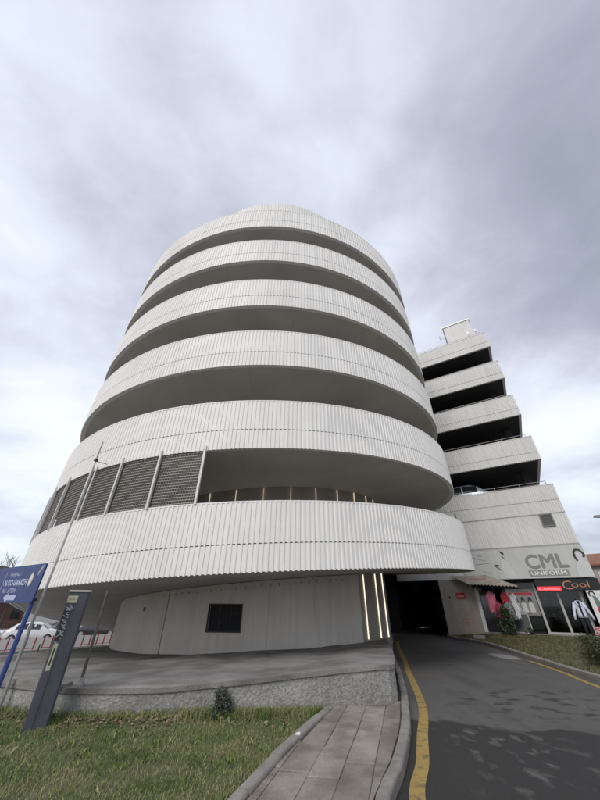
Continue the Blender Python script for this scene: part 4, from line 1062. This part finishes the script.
# ------------------------------------------------------------------ left foreground furniture
# tall slender mast in front of the tower
mast = thing('flag_mast', (-5.0, 7.18, 0), 'tall thin grey steel mast rising in front of the left parapet', 'mast')
mp = Vector((-5.0, 7.18)); MB().tube([(mp.x, mp.y, -.05), (mp.x, mp.y, 2.4), (mp.x, mp.y, 4.52)], [.031, .020, .016], 10).build('pole', M['steel'], mast)
b = MB(); b.tube([(mp.x, mp.y, 4.52), (mp.x, mp.y, 5.02)], .009, 6); b.tube([(mp.x, mp.y, 4.50), (mp.x, mp.y, 4.56)], .045, 10); b.tube([(mp.x, mp.y, 4.5), (mp.x + .28, mp.y + .05, 4.44)], .008, 5); b.build('aerial', M['ink'], mast)
# short post on podium
pz = pod(-3.72, 7.1)
sp_ = thing('steel_post', (-3.72, 7.1, pz), 'short rusty grey steel post standing on the podium edge', 'post')
b = MB(); b.tube([(-3.72, 7.1, pz - .01), (-3.72, 7.1, 1.80)], [.028, .022], 10); b.build('pole', M['rust'], sp_)
b = MB(); b.tube([(-3.72, 7.1, pz - .005), (-3.72, 7.1, pz + .025)], .07, 12); b.tube([(-3.72, 7.1, pz + .02), (-3.72, 7.1, pz + .10)], .04, 10); b.build('base_flange', M['steel'], sp_)
# dark box pylon
PC = Vector((-3.85, 6.45)); ang = R(-31); ex = Vector((math.cos(R(24)), math.sin(R(24)))); ey = Vector((-ex.y, ex.x))
def FP(a, b_, z): return (PC.x + ex.x * a + ey.x * b_, PC.y + ex.y * a + ey.y * b_, z)
py = thing('meter_pylon', (PC.x, PC.y, 0), 'dark grey box column with pale stickers and graffiti beside the podium', 'pylon')
def rounded(w, d, r, n=4):
    o = []
    for cx_, cy_, a0 in ((w - r, d - r, 0), (-w + r, d - r, 90), (-w + r, -d + r, 180), (w - r, -d + r, 270)):
        for i in range(n + 1): a = R(a0 + 90 * i / n); o.append((cx_ + r * math.cos(a), cy_ + r * math.sin(a)))
    return o
MB().prism(rounded(.15, .11, .025), -.1, 1.755, F=FP).build('column', M['pylon'], py)
MB().prism(rounded(.165, .125, .03), 1.757, 1.785, F=FP).build('cap', M['signgrey'], py)
b = MB(); b.prism(rounded(.17, .13, .03), -.12, .05, F=FP); b.build('foot', M['pylon'], py)
b = MB(); b.box(-.145, .0, -.1135, -.1105, 1.60, 1.70, FP); b.box(-.115, -.055, -.1135, -.1105, .72, 1.05, FP); b.build('sticker', M['sticker'], py)
MB().box(-.095, -.075, -.1150, -.1137, .78, 1.0, FP).build('sticker_print', M['ink'], py); MB().box(-.12, -.03, -.1150, -.1137, 1.645, 1.652, FP).build('sticker_print', M['ink'], py)
b = MB(); r_ = random.Random(4)
for i in range(24):
    z = 1.08 + i * .021 + r_.uniform(-.01, .01); a = -.10 + r_.uniform(-.03, .03); l = r_.uniform(.03, .06); h = r_.uniform(-.035, .035)
    p0, p1 = Vector((a, z)), Vector((a + l, z + h)); d_ = (p1 - p0).normalized(); q = Vector((-d_.y, d_.x)) * .006
    b.prism([(p0.x - q.x, p0.y - q.y), (p1.x - q.x, p1.y - q.y), (p1.x + q.x, p1.y + q.y), (p0.x + q.x, p0.y + q.y)], -.1105 - .0001 * i, -.1130 - .0001 * i, F=lambda x, y, z_: FP(x, z_, y))
b.build('graffiti', M['graf'], py)
b = MB(); b.box(-.13, -.06, -.1132, -.1106, 1.09, 1.5, FP); b.build('black_tag', M['ink'], py)
b = MB(); b.box(-.03, -.024, -.1125, -.111, .1, 1.72, FP); b.build('panel_seam', M['ink'], py)

# blue direction sign
sgn = thing('direction_sign', (-4.2, 5.75, 0), 'blue road direction sign with white arrow on a blue pole at the left', 'sign')
sa = R(-56.6); sd = Vector((math.sin(sa), math.cos(sa))); sn = Vector((sd.y * -1, sd.x)); sn = sn if sn.dot(Vector((4.2, -5.7))) > 0 else -sn
SR = Vector((-4.2 + .06, 5.75))   # right edge
def FB(a, n_, z): return (SR.x + sd.x * a + sn.x * n_, SR.y + sd.y * a + sn.y * n_, z)
b = MB(); b.prism(rounded(1.05, .275, .04), -.012, .012, F=lambda x, y, z_: FB(x + 1.03, z_, 1.865 + y)); pl = b.build('panel', M['blue'], sgn)
def FBt(a0, z0): return lambda x, y, d: FB(a0 - x, .012 + d, z0 + y)
t, xr = text_mb('PARKINGU', .075, FBt(1.28, 1.985), .003, squeeze=1.25); t.build('lettering', M['signprint'], sgn)
t, xr = text_mb('AUTO-GARAZH', .12, FBt(1.40, 1.845), .003, bold=.003, squeeze=1.1); t.build('lettering', M['signprint'], sgn)
t, xr = text_mb('NR.1  SHTEPIA', .09, FBt(1.32, 1.735), .003, squeeze=.95); t.build('lettering', M['signprint'], sgn)
b = MB(); b.prism([(.78, 1.665), (.68, 1.715), (.69, 1.685), (.52, 1.690), (.52, 1.640), (.69, 1.64), (.68, 1.61)], .013, .017, F=lambda x, y, z_: FB(.62 + (x - .5) * 1.9, z_, 1.665 + (y - 1.665) * 1.5)); b.build('arrow', M['signprint'], sgn)
b = MB(); cz = 1.92
ring_ = [(.34 + .075 * math.cos(t), cz + .10 * math.sin(t)) for t in np.arange(0, 2 * PI, .3)]
b.prism(ring_, .013, .016, F=lambda x, y, z_: FB(x, z_, y)); b.build('emblem', M['sticker'], sgn)
b = MB(); b.prism([(.34 + .045 * math.cos(t), cz + .07 * math.sin(t)) for t in np.arange(0, 2 * PI, .3)], .0165, .018, F=lambda x, y, z_: FB(x, z_, y)); b.prism([(.34 + .012 * math.cos(t), cz + .045 * math.sin(t)) for t in np.arange(0, 2 * PI, .3)], .0185, .019, F=lambda x, y, z_: FB(x, z_, y)); b.build('emblem_core', M['white'], sgn)
b = MB(); b.box(1.45, 1.465, .0125, .015, 1.66, 2.06, FB); b.build('divider_line', M['signprint'], sgn)
b = MB(); b.prism([(.06, 2.125), (.02, 2.115), (.14, 1.96), (.17, 2.02)], .0125, .0135, F=lambda x, y, z_: FB(x, z_, y)); b.build('scuff', M['graf'], sgn)
for q in (.10, 1.9): MB().tube([FB(q, -.045, -.1), FB(q, -.045, 1.62)], .032, 10).build('pole', M['bluepole'], sgn)
b = MB(); b.box(.06, .14, -.012, -.08, 1.62, 1.66, FB); b.box(1.86, 1.94, -.012, -.08, 1.62, 1.66, FB); b.build('bracket', M['ink'], sgn)

# ------------------------------------------------------------------ cars
def make_car(name, label, loc, rz, paint, group, suv=False):
    root = thing(name, loc, label, 'car', group)
    Hh = 1.62 if suv else 1.46
    def prof(y_s): pass
    # cross sections along x (length 4.3): (x, zlow, zbelt, zroof, halfwidth_low, halfwidth_belt, halfwidth_roof)
    S = [(-2.12, .42, .60, .62, .62, .66, .60), (-2.02, .25, .82, .88, .80, .80, .70), (-1.75, .22, .93, 1.08, .86, .86, .62), (-1.35, .2, .95, Hh - .10, .88, .88, .60), (-.7, .2, .95, Hh, .89, .89, .60),
         (.1, .2, .94, Hh, .89, .89, .60), (.55, .2, .92, Hh - .13, .89, .88, .58), (1.1, .2, .90, 1.02, .88, .87, .64), (1.3, .2, .88, .93, .87, .85, .68), (1.9, .22, .78, .82, .82, .80, .64), (2.1, .3, .66, .68, .74, .72, .56), (2.17, .42, .56, .57, .62, .62, .5)]
    ring = []; body = MB()
    for x, zl, zbt, zr, wl, wb, wr in S:
        h = [(0, zl), (wl * .8, zl), (wl, zl + .12), (wb + .01, (zl + zbt) / 2), (wb, zbt), ((wb + wr) / 2, (zbt + zr) / 2 + .01), (wr, zr - .03), (wr * .8, zr), (0, zr + .012)]
        ring.append([(x, y, z) for y, z in h] + [(x, -y, z) for y, z in reversed(h[1:-1])])
    k = len(ring[0]); vs = [Vector(q) for r_ in ring for q in r_]
    fs = [(i * k + j, i * k + (j + 1) % k, (i + 1) * k + (j + 1) % k, (i + 1) * k + j) for i in range(len(S) - 1) for j in range(k)] + [tuple(range(k)), tuple((len(S) - 1) * k + j for j in range(k))]
    rot = Matrix.Rotation(rz, 3, 'Z'); L0 = Vector(loc)
    T = lambda p: tuple(L0 + rot @ Vector(p))
    body.add([T(q) for q in vs], fs); body.build('body', paint, root, smooth=True)
    for sg in (1, -1):
        g = MB()
        for xs_ in (((-1.3, 1.0, Hh - .16), (-.45, 1.0, Hh - .08)), ((-.37, 1.0, Hh - .08), (.55, .98, Hh - .17))):
            (xa, za, zta), (xb, zb_, ztb) = xs_
            yb, yt = .885, .64; o_ = .02
            q = [(xa, sg * (yb + o_), za), (xb, sg * (yb + o_), zb_), (xb, sg * (yt + o_), ztb), (xa + .12 if xa < -1 else xa, sg * (yt + o_), zta)]
            g.add([T(v) for v in q] + [T((v[0], v[1] - sg * .03, v[2])) for v in q], [(0, 1, 2, 3), (7, 6, 5, 4), (0, 1, 5, 4), (1, 2, 6, 5), (2, 3, 7, 6), (3, 0, 4, 7)])
        g.build('side_windows', M['glassdark'], root)
    g = MB(); q = [(1.12, .74, 1.01), (1.12, -.74, 1.01), (.6, -.56, Hh - .12), (.6, .56, Hh - .12)]; g.add([T((v[0] + .02, v[1], v[2] + .025)) for v in q] + [T(v) for v in q], [(0, 1, 2, 3), (0, 1, 5, 4), (2, 3, 7, 6)]); g.build('windscreen', M['glassdark'], root)
    g = MB(); q = [(-1.80, .68, 1.06), (-1.80, -.68, 1.06), (-1.38, -.55, Hh - .14), (-1.38, .55, Hh - .14)]; g.add([T((v[0] - .02, v[1], v[2] + .025)) for v in q] + [T(v) for v in q], [(0, 1, 2, 3), (0, 1, 5, 4), (2, 3, 7, 6)]); g.build('rear_window', M['glassdark'], root)
    for x in (-1.32, 1.32):
        for sg in (1, -1):
            w = MB(); w.tube([T((x, sg * .72, .32)), T((x, sg * .93, .32))], .32, 18); w_ = w.build('wheel', M['rubber'], root)
            w = MB(); w.tube([T((x, sg * .925, .32)), T((x, sg * .945, .32))], .2, 14); w.build('rim', M['steel'], w_)
    for sg in (1, -1):
        w = MB(); w.hexa([T(v) for v in ((1.95, sg * .50, .60), (2.13, sg * .50, .60), (2.0, sg * .80, .62), (1.9, sg * .78, .62), (1.95, sg * .50, .76), (2.09, sg * .50, .74), (1.97, sg * .815, .76), (1.88, sg * .80, .78))]); w.build('headlight', M['lampglass'], root)
        w = MB(); w.hexa([T(v) for v in ((-2.08, sg * .5, .72), (-1.98, sg * .5, .72), (-1.92, sg * .82, .72), (-2.05, sg * .8, .72), (-2.06, sg * .5, .86), (-1.96, sg * .5, .86), (-1.9, sg * .83, .86), (-2.03, sg * .8, .86))]); w.build('tail_light', M['red'], root)
    return root
G = 'cars parked along the street beyond the fence'
def cz_(x, y): return tz(x, y)
make_car('parked_car', 'white hatchback parked beyond the fence behind the blue pole', (-23.6, 34.6, -1.35), R(20), M['carwhite'], G)
make_car('parked_car', 'dark car parked between the white hatchback and the pylon', (-23.3, 39.6, -1.35), R(22), M['cardark'], G)
make_car('parked_car', 'black car seen right of the pylon beyond the white panel fence', (-21.0, 40.4, -1.35), R(20), M['cardark'], G)
make_car('parked_car', 'white car at the left edge of the picture beyond the fence', (-27.6, 33.2, -1.35), R(20), M['carwhite'], G)
# car on first deck of the building
ca = math.atan2(dv.y, dv.x)
cl = F(4.75, -1.55, 7.31)
make_car('deck_car', 'pale silver car parked on the first deck of the car park', cl, ca + PI, M['carsilver'], None, True)

# ------------------------------------------------------------------ fence and street stuff beyond the podium
fA, fB = Vector((-22.5, 26.0)), Vector((-14.6, 35.0)); fd = (fB - fA); fl = fd.length; fd.normalize(); fn = Vector((fd.y, -fd.x))
def FF(a, n_, z): return (fA.x + fd.x * a + fn.x * n_, fA.y + fd.y * a + fn.y * n_, z)
fen = thing('panel_fence', (fA.x, fA.y, -1.35), 'low street barrier of white panels between red posts beyond the podium', 'fence')
npan = 22; pw = fl / npan
for i in range(npan + 1):
    MB().box(i * pw - .03, i * pw + .03, -.03, .03, -1.4, -.52, FF).build('fence_post', M['red'], fen)
for i in range(npan):
    MB().box(i * pw + .05, (i + 1) * pw - .05, -.02, .02, -1.2, -.62, FF).build('fence_panel', M['white'], fen)
b = MB(); b.box(0, fl, -.025, .025, -1.24, -1.21, FF); b.build('fence_rail', M['red'], fen)
# dark tubular railing nearer
rA, rB = Vector((-15.5, 17.5)), Vector((-10.2, 24.8)); rd = rB - rA; rl = rd.length; rd.normalize()
rail = thing('tubular_railing', (rA.x, rA.y, -1.2), 'thin dark tubular railing crossing behind the podium at the left', 'railing')
b = MB(); zr = lambda t: tz(rA.x + rd.x * t, rA.y + rd.y * t)
b.tube([(rA.x, rA.y, zr(0) + .42), (rB.x, rB.y, zr(rl) + .42)], .025, 6); b.build('rail', M['ink'], rail)
for i in range(6):
    t = rl * i / 5; x_, y_ = rA.x + rd.x * t, rA.y + rd.y * t
    MB().tube([(x_, y_, zr(t) - .1), (x_, y_, zr(t) + (1.15 if i < 3 else .5))], .03, 6).build('rail_post', M['ink'], rail)
# low kerb line on the street
tag(MB().hexa([(-24, 22.5, -1.37), (-12.2, 36, -1.37), (-12.0, 35.8, -1.37), (-23.8, 22.3, -1.37), (-24, 22.5, -1.22), (-12.2, 36, -1.22), (-12.0, 35.8, -1.22), (-23.8, 22.3, -1.22)]).build('street_kerb', M['kerb']), kind='structure')

# far houses
def house(name, label, x, y, rz, w, d, h, wallm, roofm, z=-1.4, hip=2.0, wins=True, storeys=2):
    t = thing(name, (x, y, z), label, 'house'); rot = Matrix.Rotation(rz, 2)
    def H(a, b_, zz): v = rot @ Vector((a, b_)); return (x + v.x, y + v.y, z + zz)
    MB().box(-w / 2, w / 2, -d / 2, d / 2, 0, h, H).build('wall', wallm, t)
    e = .5; rf = MB(); v = [H(-w / 2 - e, -d / 2 - e, h), H(w / 2 + e, -d / 2 - e, h), H(w / 2 + e, d / 2 + e, h), H(-w / 2 - e, d / 2 + e, h), H(-w / 2 - e, -d / 2 - e, h + .15), H(w / 2 + e, -d / 2 - e, h + .15), H(w / 2 + e, d / 2 + e, h + .15), H(-w / 2 - e, d / 2 + e, h + .15), H(-w / 4, 0, h + hip), H(w / 4, 0, h + hip)]
    rf.add(v, [(3, 2, 1, 0), (0, 1, 5, 4), (1, 2, 6, 5), (2, 3, 7, 6), (3, 0, 4, 7), (4, 5, 9, 8), (5, 6, 9), (6, 7, 8, 9), (7, 4, 8)]); r_ = rf.build('roof', roofm, t)
    MB().box(w / 6, w / 6 + .6, -.3, .3, h + .5, h + hip + .6, H).build('chimney', wallm, r_)
    for st in range(storeys):
        for i in range(max(2, int(w / 3))):
            a = -w / 2 + 1 + i * (w - 2) / max(1, int(w / 3) - 1) if w > 3 else 0; zz = 1 + st * 2.9
            if zz + 1.4 > h: continue
            f = MB().box(a - .6, a + .6, -d / 2 - .05, -d / 2 + .02, zz, zz + 1.4, H).build('window', wallm if wallm == M['brickred'] else M['white'], t)
            MB().box(a - .5, a + .5, -d / 2 - .06, -d / 2 - .051, zz + .1, zz + 1.3, H).build('pane', M['glassdark'], f)
    return t
house('brick_house', 'reddish brown house with dark roof beyond the ramp at far left', -48, 50, R(42), 18, 9, 6.0, M['brickred'], M['bark'], hip=1.6)
house('plaster_house', 'grey house with orange tiled roof beyond the right corner', 43.5, 46.5, R(-46), 14, 9, 6.0, M['plaster'], M['roofred'], z=0, hip=1.8)
house('plaster_house', 'pale low house with white walls just beyond the poster board', 35.5, 35.5, R(-46), 9, 7, 3.4, M['signgrey'], M['roofred'], z=0, hip=1.0)
# street lamp at the right edge
lp = thing('street_lamp', (18.9, 19.3, .2), 'grey street lamp on a thin pole at the right edge', 'street lamp')
b = MB(); b.tube([(18.9, 19.3, .1), (18.9, 19.3, 5.8), (18.6, 19.25, 6.05), (18.25, 19.2, 6.1)], [.07, .05, .035, .03], 10); b.build('pole', M['steel'], lp)
b = MB(); c = Vector((17.95, 19.18, 6.08)); b.hexa([tuple(c + Vector(q)) for q in ((-.35, -.1, -.06), (.25, -.12, -.06), (.25, .12, -.06), (-.35, .1, -.06), (-.3, -.06, .06), (.22, -.08, .09), (.22, .08, .09), (-.3, .06, .06))]); b.build('lamp_head', M['lettergrey'], lp)

# bare trees
def bare_tree(x, y, z, h, seed, label):
    r_ = random.Random(seed); t = thing('bare_tree', (x, y, z), label, 'tree', 'bare winter trees beyond the far left house'); tr = MB(); tw = MB()
    def br(p, d, l, r, dep, mb_):
        q = p + d * l; m2 = p.lerp(q, .5) + Vector((r_.gauss(0, l * .04), r_.gauss(0, l * .04), 0))
        mb_.tube([p, m2, q], [r, r * .85, r * .65], 5 if dep else 8)
        if dep >= 5: return
        for i in range(3 if dep < 3 else 2):
            nd = (d + Vector((r_.gauss(0, .45), r_.gauss(0, .45), r_.uniform(-.05, .35)))).normalized()
            br(q if i else p.lerp(q, .75), nd, l * r_.uniform(.6, .8), r * .62, dep + 1, tw)
    br(Vector((x, y, z)), Vector((0, 0, 1)), h * .3, h * .02, 0, tr)
    tr.build('trunk', M['bark'], t); tw.build('crown', M['bark'], t)
bare_tree(-41, 50, -1.4, 9.8, 1, 'bare branching tree just left of the tower edge')
bare_tree(-47, 54, -1.4, 9.8, 2, 'bare tree at the far left edge of the picture')
bare_tree(-37.5, 48, -1.4, 8.2, 3, 'smaller bare tree half hidden by the lowest ramp')

# tiny litter
b = MB(); b.add([(-.03, 5.95, .142), (.03, 5.93, .142), (.035, 5.99, .155), (-.02, 6.0, .146), (-.03, 5.95, .136), (.03, 5.93, .136), (.035, 5.99, .14), (-.02, 6.0, .138)], [(0, 1, 2, 3), (4, 5, 6, 7), (0, 1, 5, 4), (1, 2, 6, 5), (2, 3, 7, 6), (3, 0, 4, 7)]); tag(b.build('paper_scrap', M['white']), 'small white paper scrap on the border kerb', 'litter')

# ------------------------------------------------------------------ world : overcast sky with cloud structure
SUN_EL, SUN_AZ = R(40), R(208)     # azimuth clockwise from +Y (behind camera, slightly left)
w = bpy.data.worlds.new('World'); sc.world = w; w.use_nodes = True; N = w.node_tree.nodes; L = w.node_tree.links
bg = N['Background']; bg.inputs[1].default_value = .11
sky = N.new('ShaderNodeTexSky'); sky.sky_type = 'NISHITA'; sky.sun_disc = False; sky.sun_elevation = SUN_EL; sky.sun_rotation = SUN_AZ; sky.air_density = 1.2; sky.dust_density = 2
tc = N.new('ShaderNodeTexCoord'); D3 = tc.outputs['Generated']
sx = N.new('ShaderNodeSeparateXYZ'); L.new(D3, sx.inputs[0])
zc = math_(N, L, 'ADD', math_(N, L, 'MAXIMUM', sx.outputs[2], 0), .22)
px = math_(N, L, 'DIVIDE', sx.outputs[0], zc); pyy = math_(N, L, 'DIVIDE', sx.outputs[1], zc)
cb = N.new('ShaderNodeCombineXYZ'); L.new(px, cb.inputs[0]); L.new(pyy, cb.inputs[1])
def wn(scale, det, off, dist=0, rough=.5):
    mp_ = N.new('ShaderNodeMapping'); mp_.inputs['Location'].default_value = off; L.new(cb.outputs[0], mp_.inputs[0])
    n = N.new('ShaderNodeTexNoise'); n.inputs['Scale'].default_value = scale; n.inputs['Detail'].default_value = det; n.inputs['Distortion'].default_value = dist; n.inputs['Roughness'].default_value = rough
    L.new(mp_.outputs[0], n.inputs['Vector']); return n.outputs[0]
n1 = wn(.55, 5, (3.1, 1.7, 0), .2, .45); n2 = wn(1.5, 7, (7.3, 2.2, 0), .25, .5); n3 = wn(4.0, 7, (1.3, 9.2, 0), .4, .6)
s = math_(N, L, 'ADD', math_(N, L, 'MULTIPLY', n1, .9), math_(N, L, 'ADD', math_(N, L, 'MULTIPLY', n2, .95), math_(N, L, 'SUBTRACT', math_(N, L, 'MULTIPLY', n3, .36), .14)))
# s about .85 on average; darker bank to the right
s = math_(N, L, 'SUBTRACT', s, math_(N, L, 'MULTIPLY', sx.outputs[0], .14))
def lobe(d, w_, amp):
    global s
    dp = N.new('ShaderNodeVectorMath'); dp.operation = 'DOT_PRODUCT'; L.new(D3, dp.inputs[0]); dp.inputs[1].default_value = Vector(d).normalized()
    q = math_(N, L, 'MULTIPLY', math_(N, L, 'SUBTRACT', dp.outputs['Value'], 1 - w_), 1 / w_, clamp=True)
    q = math_(N, L, 'MULTIPLY', q, math_(N, L, 'MULTIPLY', n2, 2))
    s = math_(N, L, 'ADD', s, math_(N, L, 'MULTIPLY', q, amp))
lobe((.42, .62, .85), .05, .12); lobe((.84, .95, .50), .035, .42); lobe((-.86, .95, .45), .12, .22); lobe((.75, .62, .85), .16, -.23); lobe((.62, .1, 1.0), .08, -.10); lobe((.0, .35, 1.0), .10, .06)
cr = N.new('ShaderNodeValToRGB'); e = cr.color_ramp.elements
e[0].position = .40; e[0].color = (.25, .275, .335, 1); e[1].position = .90; e[1].color = (.78, .83, .92, 1); cr.color_ramp.interpolation = 'B_SPLINE'
k = e.new(.56); k.color = (.395, .415, .50, 1); k = e.new(.70); k.color = (.55, .58, .665, 1)
L.new(math_(N, L, 'MULTIPLY', s, .72), cr.inputs[0])
hz = math_(N, L, 'SUBTRACT', 1, math_(N, L, 'MULTIPLY', sx.outputs[2], 2.2), clamp=True)
c1 = mixc(N, L, math_(N, L, 'MULTIPLY', hz, .35), cr.outputs[0], (.58, .65, .74))
c10 = N.new('ShaderNodeVectorMath'); c10.operation = 'SCALE'; L.new(c1, c10.inputs[0]); c10.inputs['Scale'].default_value = 10
cov = .93
L.new(mixc(N, L, cov, sky.outputs[0], c10.outputs[0]), bg.inputs[0])

sun = bpy.data.lights.new('sun', 'SUN'); sun.energy = 1.5; sun.angle = R(25); sun.color = (1, .95, .89)
so = bpy.data.objects.new('sun', sun); COL.objects.link(so)
dirv = Vector((math.sin(SUN_AZ) * math.cos(SUN_EL), math.cos(SUN_AZ) * math.cos(SUN_EL), math.sin(SUN_EL)))
so.rotation_euler = dirv.to_track_quat('Z', 'Y').to_euler(); so.location = (0, 0, 40)
sc.view_settings.view_transform = 'Standard'; sc.view_settings.look = 'None'; sc.view_settings.exposure = .28; sc.view_settings.gamma = 1; sc.view_settings.use_curve_mapping = False
